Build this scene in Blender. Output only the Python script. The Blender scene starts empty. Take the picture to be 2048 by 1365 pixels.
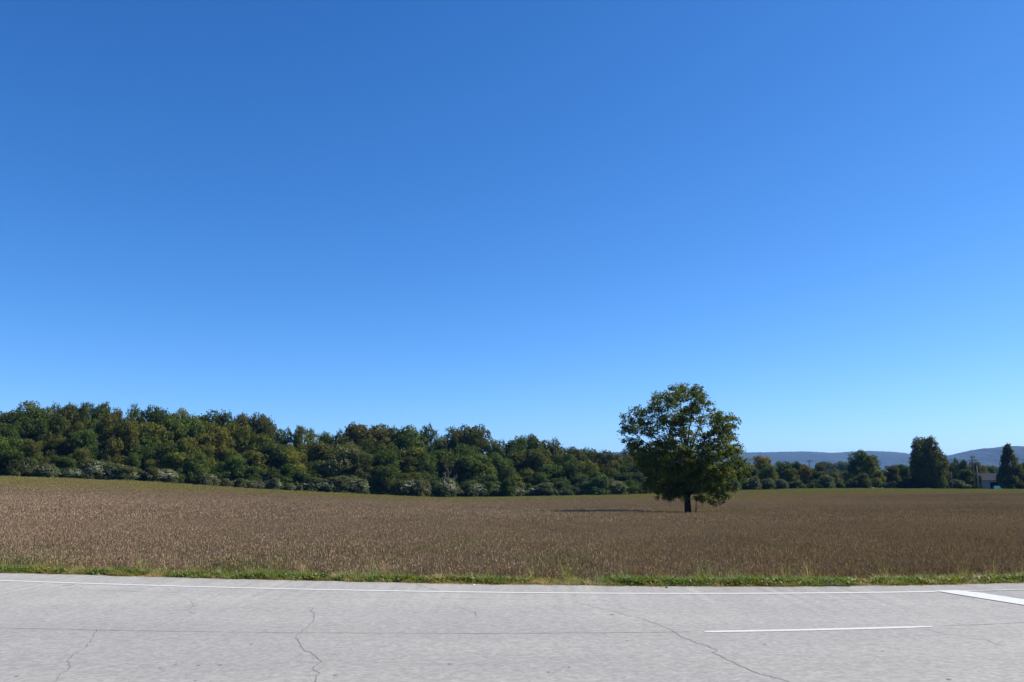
import bpy, math, random
import numpy as np
from mathutils import Vector, noise

random.seed(7)
R = np.random.default_rng(11)
sc = bpy.context.scene
C = sc.collection

# ------------------------------------------------------------------ camera
CAM_Z = 1.75
F = 1658.0                      # focal length in pixels of the 2048 px wide photograph
PITCH = math.radians(9.69)
cam_data = bpy.data.cameras.new('camera')
cam_data.sensor_width = 36.0
cam_data.lens = 36.0 * F / 2048.0
cam_data.clip_start = 0.1
cam_data.clip_end = 40000.0
cam = bpy.data.objects.new('camera', cam_data)
C.objects.link(cam)
cam.location = (0, 0, CAM_Z)
cam.rotation_euler = (math.radians(90) + PITCH, 0, 0)
sc.camera = cam

# ------------------------------------------------------------------ sky, sun, exposure
SUN_EL, SUN_AZ = 42.0, 74.0      # degrees; azimuth clockwise from +Y (to the right of the view)
world = bpy.data.worlds.new('World')
sc.world = world
world.use_nodes = True
wn = world.node_tree
bg = wn.nodes['Background']
sky = wn.nodes.new('ShaderNodeTexSky')
sky.sky_type = 'NISHITA'
sky.sun_disc = False
sky.sun_elevation = math.radians(SUN_EL)
sky.sun_rotation = math.radians(SUN_AZ)
sky.altitude = 100
sky.air_density = 0.7
sky.dust_density = 0.1
sky.ozone_density = 2.0
# the camera's deep blue rendering of a clear sky: one response curve per channel, the same in every direction
sep = wn.nodes.new('ShaderNodeSeparateColor')
comb = wn.nodes.new('ShaderNodeCombineColor')
wn.links.new(sky.outputs[0], sep.inputs[0])
for i, (gain, power) in enumerate(((0.98, 1.50), (0.90, 1.10), (1.09, 0.91))):
    sc_ = wn.nodes.new('ShaderNodeMath'); sc_.operation = 'MULTIPLY'; sc_.inputs[1].default_value = 0.1
    p = wn.nodes.new('ShaderNodeMath'); p.operation = 'POWER'; p.inputs[1].default_value = power
    g = wn.nodes.new('ShaderNodeMath'); g.operation = 'MULTIPLY'; g.inputs[1].default_value = gain * 10
    wn.links.new(sep.outputs[i], sc_.inputs[0]); wn.links.new(sc_.outputs[0], p.inputs[0])
    wn.links.new(p.outputs[0], g.inputs[0]); wn.links.new(g.outputs[0], comb.inputs[i])
wn.links.new(comb.outputs[0], bg.inputs[0])
bg.inputs[1].default_value = 0.09

sun_data = bpy.data.lights.new('sun', 'SUN')
sun_data.energy = 5.0
sun_data.angle = math.radians(0.53)
sun_data.color = (1.0, 0.93, 0.82)
sun = bpy.data.objects.new('sun', sun_data)
C.objects.link(sun)
a, e = math.radians(SUN_AZ), math.radians(SUN_EL)
to_sun = Vector((math.sin(a) * math.cos(e), math.cos(a) * math.cos(e), math.sin(e)))
sun.rotation_euler = to_sun.to_track_quat('Z', 'Y').to_euler()

vs = sc.view_settings
sc.display_settings.display_device = 'sRGB'
vs.view_transform = 'Standard'
vs.look = 'None'
vs.exposure = 0.80
vs.gamma = 1.0
vs.use_curve_mapping = False
sc.cycles.use_denoising = True
sc.cycles.max_bounces = 8
sc.cycles.diffuse_bounces = 3
sc.cycles.transmission_bounces = 4
sc.cycles.volume_bounces = 1

# ------------------------------------------------------------------ helpers
def tag(o, label=None, cat=None, group=None, kind=None):
    if label: o['label'] = label
    if cat: o['category'] = cat
    if group: o['group'] = group
    if kind: o['kind'] = kind
    return o

def link(name, me, parent=None, loc=None):
    o = bpy.data.objects.new(name, me)
    C.objects.link(o)
    if parent: o.parent = parent
    if loc is not None: o.location = loc
    return o

def empty(name, loc=(0, 0, 0), rz=0.0):
    o = link(name, None, None, loc)
    o.rotation_euler = (0, 0, rz)
    return o

def mesh_np(name, verts, faces, mat=None, rnd=None, smooth=False):
    """faces: (n,k) int array of equal-sized polygons"""
    verts = np.asarray(verts, dtype=np.float32); faces = np.asarray(faces, dtype=np.int32)
    me = bpy.data.meshes.new(name)
    n, k = faces.shape
    me.vertices.add(len(verts)); me.vertices.foreach_set('co', verts.ravel())
    me.loops.add(n * k); me.loops.foreach_set('vertex_index', faces.ravel())
    me.polygons.add(n); me.polygons.foreach_set('loop_start', np.arange(0, n * k, k, dtype=np.int32))
    me.update(calc_edges=True)
    if smooth: me.polygons.foreach_set('use_smooth', np.ones(n, dtype=bool))
    if rnd is not None:
        at = me.attributes.new('rnd', 'FLOAT', 'FACE')
        at.data.foreach_set('value', np.asarray(rnd, dtype=np.float32))
    if mat: me.materials.append(mat)
    return me

class MB:
    """collects boxes and tubes into one mesh"""
    def __init__(s): s.v = []; s.f = []
    def box(s, c, size, rz=0.0):
        cx, cy, cz = c; hx, hy, hz = size[0] / 2, size[1] / 2, size[2] / 2
        b = len(s.v); cr, sr = math.cos(rz), math.sin(rz)
        for z in (-hz, hz):
            for x, y in ((-hx, -hy), (hx, -hy), (hx, hy), (-hx, hy)):
                s.v.append((cx + x * cr - y * sr, cy + x * sr + y * cr, cz + z))
        for q in ((0, 3, 2, 1), (4, 5, 6, 7), (0, 1, 5, 4), (1, 2, 6, 5), (2, 3, 7, 6), (3, 0, 4, 7)):
            s.f.append(tuple(b + i for i in q))
    def tube(s, pts, rad, n=7, cap=True):
        pts = [Vector(p) for p in pts]; b = len(s.v); m = len(pts)
        up = Vector((0.13, 0.31, 0.94)).normalized()
        for i, p in enumerate(pts):
            d = (pts[min(i + 1, m - 1)] - pts[max(i - 1, 0)]).normalized()
            u = d.cross(Vector((1, 0.1, 0)) if abs(d.z) > .8 else up).normalized(); w = d.cross(u).normalized()
            for k in range(n):
                t = 2 * math.pi * k / n
                s.v.append(tuple(p + (u * math.cos(t) + w * math.sin(t)) * rad[i]))
        for i in range(m - 1):
            for k in range(n):
                k2 = (k + 1) % n
                s.f.append((b + i * n + k, b + i * n + k2, b + (i + 1) * n + k2, b + (i + 1) * n + k))
        if cap:
            s.f.append(tuple(b + k for k in range(n))[::-1]); s.f.append(tuple(b + (m - 1) * n + k for k in range(n)))
    def poly(s, pts):
        b = len(s.v); s.v += [tuple(p) for p in pts]; s.f.append(tuple(range(b, b + len(pts))))
    def mesh(s, name, mat=None, smooth=False):
        me = bpy.data.meshes.new(name); me.from_pydata(s.v, [], s.f); me.update()
        if smooth: me.polygons.foreach_set('use_smooth', [True] * len(me.polygons))
        if mat: me.materials.append(mat)
        return me
    def build(s, name, mat=None, parent=None, loc=None, smooth=False):
        return link(name, s.mesh(name, mat, smooth), parent, loc)

# --- reading positions off the photograph (2048 x 1365 pixels) into the world
cp, sp = math.cos(PITCH), math.sin(PITCH)
def ray(px, py):
    u = (px - 1024.0) / F; v = (682.5 - py) / F
    return np.array([u, cp - v * sp, sp + v * cp])
def on_plane(px, py, z=0.0):
    d = ray(px, py); t = (z - CAM_Z) / d[2]
    return np.array([d[0] * t, d[1] * t])
def at_range(px, py, r):
    d = ray(px, py); t = r / math.hypot(d[0], d[1])
    return np.array([d[0] * t, d[1] * t, CAM_Z + d[2] * t])
def px_az(px):
    d = ray(px, 965); return math.atan2(d[0], d[1])

def smooth01(t):
    t = np.clip(t, 0, 1); return t * t * (3 - 2 * t)

def road_curve(pts):
    P = np.array([on_plane(*p) for p in pts]); c = np.polyfit(P[:, 0], P[:, 1], 3 if len(pts) > 5 else 2)
    x0, x1 = P[:, 0].min(), P[:, 0].max(); d = np.polyder(c)
    def f(x):
        x = np.asarray(x, float); xc = np.clip(x, x0, x1)
        return np.polyval(c, xc) + np.polyval(d, xc) * (x - xc)
    return f
edge_y = road_curve([(0, 1146), (260, 1151), (500, 1158), (760, 1165), (1000, 1170), (1250, 1172.5), (1500, 1172), (1790, 1168.5), (2048, 1167)])
line_y = road_curve([(0, 1163), (260, 1168), (500, 1176), (760, 1183.5), (1000, 1187), (1250, 1188.7), (1500, 1186.3), (1790, 1182.7), (2048, 1181.5)])
joint_y = road_curve([(0, 1257), (380, 1262), (500, 1265), (760, 1267.5), (1000, 1268), (1250, 1265.5), (1408, 1264), (1866, 1251.5), (2048, 1247)])

# --- lie of the land
CROP = 0.66
EDGE = [(-300, 946, 168), (0, 952, 168), (260, 961, 170), (500, 977, 176), (750, 990, 184), (870, 995, 190), (1000, 994.5, 194), (1250, 989.5, 208),
        (1310, 987, 214), (1480, 981, 232), (1600, 977.5, 244), (1700, 977, 252), (2048, 979, 268), (2350, 980, 275)]
MID = [(-300, 998), (0, 1002), (500, 1012), (1000, 1021), (1375, 1024), (1700, 1019), (2048, 1017), (2350, 1016)]
az_e = np.array([px_az(p[0]) for p in EDGE]); D_e = np.array([p[2] for p in EDGE], float)
z_e = np.array([at_range(*p)[2] - CROP for p in EDGE])
az_m = np.array([px_az(p[0]) for p in MID]); z_m = np.array([at_range(p[0], p[1], 85)[2] - CROP for p in MID])
def edge_range(x, y):
    return np.interp(np.arctan2(x, np.maximum(y, 1e-3)), az_e, D_e)
def height(x, y):
    x = np.asarray(x, float); y = np.asarray(y, float)
    al = np.arctan2(x, np.maximum(y, 1.0)); r = np.hypot(x, y)
    D = np.interp(al, az_e, D_e); ze = np.interp(al, az_e, z_e); zm = np.interp(al, az_m, z_m)
    r0, z0 = 18.0, -0.62
    def quad(q):
        return (z0 * (q - 85) * (q - D) / ((r0 - 85) * (r0 - D)) + zm * (q - r0) * (q - D) / ((85 - r0) * (85 - D))
                + ze * (q - r0) * (q - 85) / ((D - r0) * (D - 85)))
    slope = (quad(D) - quad(D - 2)) / 2
    L = 45.0
    z = np.where(r <= D, quad(np.minimum(r, D)), ze + slope * L * (1 - np.exp(-np.maximum(r - D, 0) / L)))
    z = z + (-2.0 - z) * smooth01((r - 420) / 500)
    s = y - edge_y(x)
    near = -0.02 - 0.60 * smooth01((s - 0.3) / 2.6)
    w = smooth01((s - 2.5) / 26.0)
    z = near * (1 - w) + z * w
    return np.where(s < 0.35, -0.012 - 0.05 * smooth01((0.1 - s) / 0.25), z)
def hz(x, y): return float(height(np.array([x]), np.array([y]))[0])

# ------------------------------------------------------------------ materials
def new_mat(name):
    m = bpy.data.materials.new(name); m.use_nodes = True
    nt = m.node_tree; b = nt.nodes['Principled BSDF']
    return m, nt, b
def N(nt, t, **kw):
    n = nt.nodes.new(t)
    for k, v in kw.items(): setattr(n, k, v)
    return n
def tex_noise(nt, scale, detail=4, rough=.55, vec=None):
    n = N(nt, 'ShaderNodeTexNoise'); n.inputs['Scale'].default_value = scale
    n.inputs['Detail'].default_value = detail; n.inputs['Roughness'].default_value = rough
    if vec is not None: nt.links.new(vec, n.inputs['Vector'])
    return n
def ramp(nt, fac, stops):
    r = N(nt, 'ShaderNodeValToRGB'); nt.links.new(fac, r.inputs[0])
    el = r.color_ramp.elements
    while len(el) < len(stops): el.new(.5)
    for e_, (p_, c_) in zip(el, stops): e_.position = p_; e_.color = (*c_, 1) if len(c_) == 3 else c_
    return r
def mixc(nt, a_, b_, fac, mode='MIX'):
    m = N(nt, 'ShaderNodeMix', data_type='RGBA', blend_type=mode)
    for s_, v in ((m.inputs['Factor'], fac), (m.inputs['A'], a_), (m.inputs['B'], b_)):
        if hasattr(v, 'is_output'): nt.links.new(v, s_)
        elif isinstance(v, (int, float)): s_.default_value = v
        else: s_.default_value = (*v, 1)
    return m.outputs['Result']
def plain(name, col, rough=.8, spec=.3, metal=0.0, var=0.12, scale=3.0):
    m, nt, b = new_mat(name)
    g = N(nt, 'ShaderNodeNewGeometry'); n = tex_noise(nt, scale, 5, .6, g.outputs['Position'])
    lo = tuple(c * (1 - var * 2) for c in col); hi = tuple(min(1, c * (1 + var * 2)) for c in col)
    r = ramp(nt, n.outputs[0], [(.25, lo), (.75, hi)])
    nt.links.new(r.outputs[0], b.inputs['Base Color'])
    b.inputs['Roughness'].default_value = rough; b.inputs['Specular IOR Level'].default_value = spec
    b.inputs['Metallic'].default_value = metal
    return m

def leaf_material(name, trans=0.32, spread=0.5, rough=.5, spec=.35, warm=(1.35, 1.05, .6), instancer=False):
    m, nt, b = new_mat(name)
    if instancer:
        src = N(nt, 'ShaderNodeAttribute', attribute_type='INSTANCER', attribute_name='tint').outputs['Color']
    else:
        src = N(nt, 'ShaderNodeObjectInfo').outputs['Color']
    rn = N(nt, 'ShaderNodeAttribute', attribute_name='rnd')
    v = N(nt, 'ShaderNodeMapRange'); nt.links.new(rn.outputs['Fac'], v.inputs['Value'])
    v.inputs['To Min'].default_value = 1 - spread; v.inputs['To Max'].default_value = 1 + spread
    g = N(nt, 'ShaderNodeNewGeometry')
    big = tex_noise(nt, .9, 3, .6, g.outputs['Position'])
    wr = ramp(nt, big.outputs[0], [(.38, (1, 1, 1)), (.72, warm)])
    c1 = mixc(nt, src, wr.outputs[0], 1.0, 'MULTIPLY')
    vm = N(nt, 'ShaderNodeVectorMath', operation='SCALE')
    nt.links.new(c1, vm.inputs[0]); nt.links.new(v.outputs[0], vm.inputs['Scale'])
    nt.links.new(vm.outputs[0], b.inputs['Base Color'])
    b.inputs['Roughness'].default_value = rough; b.inputs['Specular IOR Level'].default_value = spec
    tr = N(nt, 'ShaderNodeBsdfTranslucent')
    tc = mixc(nt, vm.outputs[0], (1.5, 1.7, .7), 1.0, 'MULTIPLY')
    nt.links.new(tc, tr.inputs['Color'])
    ms = N(nt, 'ShaderNodeMixShader'); ms.inputs[0].default_value = trans
    nt.links.new(b.outputs[0], ms.inputs[1]); nt.links.new(tr.outputs[0], ms.inputs[2])
    nt.links.new(ms.outputs[0], nt.nodes['Material Output'].inputs['Surface'])
    return m
M_LEAF = leaf_material('foliage', trans=.36, spread=.66, rough=.6, spec=.16)
M_LEAF_FAR = leaf_material('woodland_foliage', trans=.25, spread=.50, rough=.7, spec=.10, warm=(1.10, 1.02, .90))
M_SILVER = leaf_material('silver_flower_heads', trans=.25, spread=.35, rough=.8, spec=.1, warm=(1, 1, 1))
M_CROP = leaf_material('dry_soybean', trans=.15, spread=.29, rough=.9, spec=.1, warm=(1.06, 1.0, .95), instancer=True)
M_GRASS = leaf_material('verge_plants', trans=.3, spread=.45, rough=.55, spec=.25, warm=(1.35, 1.08, .8), instancer=True)
M_BARK = plain('bark', (.038, .031, .023), .95, .1, var=.25, scale=9)
M_DEAD = plain('bare_grey_wood', (.22, .2, .18), .9, .1)
M_POLE = plain('weathered_pole_wood', (.10, .085, .07), .9, .1)
M_POLE_PALE = plain('pale_grey_pole', (.14, .14, .145), .8, .2)
M_PAINT = None

def asphalt():
    m, nt, b = new_mat('weathered_asphalt')
    g = N(nt, 'ShaderNodeNewGeometry'); P = g.outputs['Position']
    st = N(nt, 'ShaderNodeMapping'); nt.links.new(P, st.inputs['Vector']); st.inputs['Scale'].default_value = (.8, 1, 1)
    n1 = tex_noise(nt, 9, 7, .72, st.outputs[0])
    n2 = tex_noise(nt, .5, 4, .6, st.outputs[0])
    vo = N(nt, 'ShaderNodeTexVoronoi'); vo.inputs['Scale'].default_value = 26; nt.links.new(st.outputs[0], vo.inputs['Vector'])
    base = ramp(nt, n1.outputs[0], [(.26, (.232, .225, .208)), (.5, (.268, .261, .243)), (.74, (.308, .301, .282))])
    agg = ramp(nt, vo.outputs['Color'], [(.1, (.86, .86, .86)), (.9, (1.12, 1.12, 1.12))])
    patch = ramp(nt, n2.outputs[0], [(.3, (.94, .94, .95)), (.7, (1.05, 1.045, 1.03))])
    # wheel tracks run along the road: slightly polished, darker bands
    sx = N(nt, 'ShaderNodeSeparateXYZ'); nt.links.new(P, sx.inputs[0])
    wv = N(nt, 'ShaderNodeMath', operation='SINE'); mu = N(nt, 'ShaderNodeMath', operation='MULTIPLY'); mu.inputs[1].default_value = 3.5
    nt.links.new(sx.outputs['Y'], mu.inputs[0]); nt.links.new(mu.outputs[0], wv.inputs[0])
    tr = N(nt, 'ShaderNodeMapRange'); nt.links.new(wv.outputs[0], tr.inputs['Value'])
    tr.inputs['From Min'].default_value = -1; tr.inputs['To Min'].default_value = .975; tr.inputs['To Max'].default_value = 1.02
    c = mixc(nt, base.outputs[0], agg.outputs[0], 1, 'MULTIPLY')
    c = mixc(nt, c, patch.outputs[0], 1, 'MULTIPLY')
    vm = N(nt, 'ShaderNodeVectorMath', operation='SCALE'); nt.links.new(c, vm.inputs[0]); nt.links.new(tr.outputs[0], vm.inputs['Scale'])
    nt.links.new(vm.outputs[0], b.inputs['Base Color'])
    b.inputs['Roughness'].default_value = .85; b.inputs['Specular IOR Level'].default_value = .25
    bp = N(nt, 'ShaderNodeBump'); bp.inputs['Strength'].default_value = .55; bp.inputs['Distance'].default_value = .012
    nt.links.new(n1.outputs[0], bp.inputs['Height']); nt.links.new(bp.outputs[0], b.inputs['Normal'])
    return m
M_ROAD = asphalt()
def paint():
    m, nt, b = new_mat('white_road_paint')
    g = N(nt, 'ShaderNodeNewGeometry'); n = tex_noise(nt, 14, 6, .7, g.outputs['Position'])
    r = ramp(nt, n.outputs[0], [(.3, (.34, .34, .325)), (.42, (.46, .465, .45)), (.7, (.53, .535, .52))])
    nt.links.new(r.outputs[0], b.inputs['Base Color']); b.inputs['Roughness'].default_value = .7
    return m
M_PAINT = paint()
M_WORN = plain('worn_road_paint', (.37, .37, .355), .8, .1, var=.14, scale=12)
M_CRACK = plain('open_crack_grit', (.205, .20, .195), .95, .05)
M_SEAM = plain('seam_grit', (.235, .215, .20), .95, .05)

def soil():
    m, nt, b = new_mat('field_soil')
    g = N(nt, 'ShaderNodeNewGeometry')
    n = tex_noise(nt, .35, 6, .6, g.outputs['Position']); n2 = tex_noise(nt, 12, 6, .7, g.outputs['Position'])
    r = ramp(nt, n.outputs[0], [(.3, (.062, .056, .030)), (.7, (.095, .085, .045))])
    r2 = ramp(nt, n2.outputs[0], [(.3, (.7, .7, .7)), (.7, (1.3, 1.3, 1.3))])
    nt.links.new(mixc(nt, r.outputs[0], r2.outputs[0], 1, 'MULTIPLY'), b.inputs['Base Color'])
    b.inputs['Roughness'].default_value = .95; b.inputs['Specular IOR Level'].default_value = .1
    return m
M_SOIL = soil()
M_HILL, _nt, _b = new_mat('wooded_ridge')
_g = N(_nt, 'ShaderNodeNewGeometry'); _n = tex_noise(_nt, .012, 8, .7, _g.outputs['Position'])
_r = ramp(_nt, _n.outputs[0], [(.3, (.010, .020, .012)), (.6, (.024, .042, .022)), (.8, (.04, .048, .024))])
_nt.links.new(_r.outputs[0], _b.inputs['Base Color']); _b.inputs['Roughness'].default_value = .95
_bp = N(_nt, 'ShaderNodeBump'); _bp.inputs['Distance'].default_value = 30; _bp.inputs['Strength'].default_value = .6
_nt.links.new(_n.outputs[0], _bp.inputs['Height']); _nt.links.new(_bp.outputs[0], _b.inputs['Normal'])

# ------------------------------------------------------------------ ground, hills, road
def grid_mesh(name, xs, ys, zf, mat, smooth=True):
    X, Y = np.meshgrid(xs, ys); Z = zf(X, Y)
    v = np.stack([X, Y, Z], -1).reshape(-1, 3); nx = len(xs); ny = len(ys)
    i = np.arange(nx - 1)[None, :] + np.arange(ny - 1)[:, None] * nx
    f = np.stack([i, i + 1, i + 1 + nx, i + nx], -1).reshape(-1, 4)
    return mesh_np(name, v, f, mat, smooth=smooth)
xs = np.concatenate([-np.geomspace(12000, 330, 22), np.arange(-300, -40, 10), np.arange(-40, 40, 1.6), np.arange(40, 301, 10), np.geomspace(330, 12000, 22)])
ys = np.concatenate([-np.geomspace(2500, 20, 12), np.arange(-8, 10, 6), np.arange(12, 20, .12), np.arange(20, 60, 1.5), np.arange(60, 330, 5), np.geomspace(340, 12500, 30)])
gx = grid_mesh('ground', xs, ys, height, M_SOIL)
tag(link('ground', gx), kind='structure', label='bare brown soil of the field rolling away under the crop')

def ridge(name, pts, R0, depth, label, seed):
    P = np.array([at_range(px, py, R0) for px, py in pts])
    xs_ = np.linspace(P[0, 0], P[-1, 0], 420); top = np.interp(xs_, P[:, 0], P[:, 2]); yc = np.interp(xs_, P[:, 0], P[:, 1])
    k = np.hanning(9); k /= k.sum(); top = np.convolve(np.pad(top, 4, mode='edge'), k, 'valid')
    m = 40; v = []
    for j in range(m + 1):
        t = j / m; off = (t - .5) * 2 * depth
        prof = math.cos((t - .5) * math.pi) ** 1.3 if 0 < t < 1 else 0
        for x, z, y in zip(xs_, top, yc):
            n_ = noise.fractal(Vector((x / 420, (y + off) / 420, seed)), .8, 2, 5)
            n2 = noise.noise(Vector((x / 26, (y + off) / 26, seed)))
            n3 = noise.noise(Vector((x / 11, (y + off) / 11, seed)))
            v.append((x, y + off, -3 + (z + 3) * prof * (1 + .14 * n_ * (1 - prof)) + (2.6 * n2 + 1.6 * n3) * prof ** .5))
    nx = len(xs_); i = np.arange(nx - 1)[None, :] + np.arange(m)[:, None] * nx
    f = np.stack([i, i + 1, i + 1 + nx, i + nx], -1).reshape(-1, 4)
    tag(link(name, mesh_np(name, v, f, M_HILL, smooth=True)), kind='structure', label=label)
ridge('hill', [(700, 935), (850, 925), (1000, 915), (1150, 907), (1230, 905), (1330, 904), (1500, 905.5), (1610, 903.5), (1660, 906.5), (1700, 904), (1730, 902.5), (1765, 904),
               (1790, 906), (1812, 911), (1835, 920), (1870, 930), (1930, 945), (2050, 960)], 5600, 900, 'long level blue wooded ridge on the horizon', 3.1)
ridge('hill', [(1800, 950), (1850, 932), (1880, 917), (1905, 912), (1925, 907), (1945, 903), (1962, 898), (1985, 896.5), (2010, 893.5), (2048, 894), (2120, 892), (2250, 900), (2400, 915)], 4700, 800,
      'nearer blue wooded ridge climbing towards the right edge', 8.7)

# road: one weathered sheet, ragged at the verge
rx = np.concatenate([np.arange(-160, -16, 6), np.arange(-16, 16, .07), np.arange(16, 161, 6)])
ry_edge = edge_y(rx) + np.array([.035 * noise.noise(Vector((x * 1.7, 0, 5))) + .03 * noise.noise(Vector((x * 7, 0, 1))) for x in rx])
rv, rf = [], []
rows = [-9, -2, 4, 8, 11, None]
for x, ye in zip(rx, ry_edge):
    for r_ in rows: rv.append((x, ye if r_ is None else r_, 0.0))
    rv.append((x, ye + .012, -.07))
k = len(rows) + 1
for i in range(len(rx) - 1):
    for j in range(k - 1): rf.append((i * k + j, (i + 1) * k + j, (i + 1) * k + j + 1, i * k + j + 1))
road = tag(link('road', mesh_np('road', rv, rf, M_ROAD)), kind='structure', label='pale weathered asphalt road with cracks across the foreground')

def ribbon(name, pts, widths, z, mat, label=None):
    pts = np.array(pts, float); d = np.gradient(pts, axis=0); d /= np.linalg.norm(d, axis=1)[:, None]
    n_ = np.stack([-d[:, 1], d[:, 0]], -1) * (np.asarray(widths)[:, None] / 2)
    v = np.concatenate([np.c_[pts + n_, np.full(len(pts), z)], np.c_[pts - n_, np.full(len(pts), z)]])
    m = len(pts); f = [(i, i + m, i + 1 + m, i + 1) for i in range(m - 1)]
    o = link(name, mesh_np(name, v, f, mat), road)
    if label: o['label'] = label
    return o
def along(fy, x0, x1, step=.25, jit=0.0):
    x = np.arange(x0, x1 + 1e-6, step)
    y = fy(x) + np.array([jit * noise.noise(Vector((q * 2.1, 3, 3))) for q in x])
    return np.stack([x, y], -1)
XE = on_plane(1878, 1182)[0]
ribbon('edge_line', along(line_y, -150, XE, .5), np.full(len(along(line_y, -150, XE, .5)), .12), .004, M_PAINT, 'thin white line along the far edge of the road')
ribbon('worn_edge_line', along(line_y, XE, 150, .5), np.full(len(along(line_y, XE, 150, .5)), .10), .0055, M_WORN, 'faint worn continuation of the edge line')
x0, x1 = on_plane(1408, 1264)[0], on_plane(1862, 1252)[0]
dp = along(joint_y, x0, x1, .05)
dp = dp[:len(dp)]; dw = np.full(len(dp), .115); dw[-8:] *= np.linspace(1, .55, 8); dw[:3] *= (.5, .8, 1)
ribbon('lane_dash', dp + [0, -.02], dw, .004, M_PAINT, 'white lane dash at the right')
for q in (-1, 1, 2):
    L = x1 - x0
    ribbon('lane_dash', along(joint_y, x0 + q * 12.2, x1 + q * 12.2, .1) + [0, -.02], np.full(len(along(joint_y, x0 + q * 12.2, x1 + q * 12.2, .1)), .115), .004, M_PAINT)
s_ = np.array([on_plane(*p) for p in ((1867, 1182.5), (1960, 1197.4), (2048, 1211.3), (2048, 1200.8), (1960, 1186.6), (1915, 1181.6))])
dr = (s_[2] - s_[0]) * 1.5; s_[2] = s_[2] + dr; s_[3] = s_[3] + dr
mb = MB(); mb.poly([(x, y, .0085) for x, y in s_]); o = mb.build('gore_stripe', M_PAINT, road); o['label'] = 'broad white diagonal stripe at the right edge'

def px_line(pts, step=.035, jit=.018, seed=0):
    P = np.array([on_plane(*p) for p in pts]); out = []
    for a_, b_ in zip(P[:-1], P[1:]):
        m = max(2, int(np.linalg.norm(b_ - a_) / step))
        for t in range(m): out.append(a_ + (b_ - a_) * t / m)
    out.append(P[-1]); out = np.array(out)
    for i, p_ in enumerate(out):
        w_ = noise.noise_vector(Vector((p_[0] * 5, p_[1] * 5, seed))); w2 = noise.noise_vector(Vector((p_[0] * 17, p_[1] * 17, seed)))
        out[i] = p_ + np.array([w_.x + .5 * w2.x, w_.y + .5 * w2.y]) * jit * 2
    return out
CR = [([(193, 1258), (190, 1270), (175, 1293), (152, 1306), (137, 1322), (136, 1339), (114, 1354), (100, 1372), (80, 1400)], .022),
      ([(348, 1239), (322, 1250), (292, 1259)], .012), ([(383, 1202), (388, 1212), (376, 1220), (386, 1230)], .014),
      ([(622, 1217), (631, 1237), (601, 1266), (591, 1274), (596, 1288), (612, 1303), (632, 1313), (647, 1324), (624, 1334), (632, 1346), (635, 1366), (628, 1400)], .020),
      ([(914, 1213), (932, 1219), (948, 1225), (952, 1232)], .016),
      ([(1162, 1207), (1198, 1217), (1218, 1221), (1246, 1229), (1279, 1237), (1312, 1248), (1343, 1260)], .016),
      ([(1343, 1260), (1358, 1272), (1381, 1282), (1411, 1291), (1437, 1303), (1428, 1306), (1452, 1319), (1475, 1330), (1493, 1338), (1518, 1348), (1553, 1357), (1584, 1365), (1640, 1390)], .027),
      ([(1835, 1255), (1883, 1267), (1972, 1281), (2010, 1293)], .016), ([(833, 1169), (850, 1174), (878, 1181)], .018), ([(1498, 1189), (1520, 1193)], .02),
      ([(128, 1173), (152, 1168.5)], .05), ([(205, 1165.5), (260, 1162.5)], .03)]
for i, (pts, w) in enumerate(CR):
    P = px_line(pts, seed=i)
    ww = w * .62 * np.array([.55 + 1.1 * abs(noise.noise(Vector((p_[0] * 6, p_[1] * 6, 40 + i)))) for p_ in P]); ww[0] *= .3; ww[-1] *= .3
    ribbon('crack', P, ww, .0025, M_CRACK)
jx = [(on_plane(-300, 1255)[0], x0 - .12), (x1 + .1, on_plane(2300, 1245)[0])]
for xa, xb in jx:
    P = along(joint_y, xa, xb, .06, .012)
    ribbon('seam', P, .008 + .022 * np.array([abs(noise.noise(Vector((p_[0] * 1.3, 0, 9)))) for p_ in P]), .0025, M_SEAM)
P = along(lambda x: line_y(x) - .78, -14, 12, .06, .03)
ribbon('seam', P, .004 + .02 * np.array([max(0, noise.noise(Vector((p_[0] * .7, 0, 2)))) for p_ in P]), .0025, M_SEAM)
for px, py, s in [(900, 1328, .07), (671, 1351, .055), (1224, 1229.5, .09), (35, 1353, .055), (1897, 1359, .06), (321, 1337, .05), (352, 1329, .05), (397, 1331, .05), (441, 1330, .05),
                  (1138, 1335, .04), (1255, 1282, .05), (1765, 1303, .04), (1530, 1289, .04), (503, 1289, .05), (162, 1177, .06), (391, 1362, .04), (222, 1221, .05), (1097, 1345, .035)]:
    s *= .62; c_ = on_plane(px, py); mb = MB(); n_ = 9; ph = random.random() * 6
    mb.poly([(c_[0] + s * .62 * math.cos(2 * math.pi * q / n_) * (.75 + .35 * random.random()), c_[1] + s * .9 * math.sin(2 * math.pi * q / n_) * (.7 + .4 * random.random()), .003) for q in range(n_)])
    mb.build('pit', M_CRACK, road)

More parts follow.
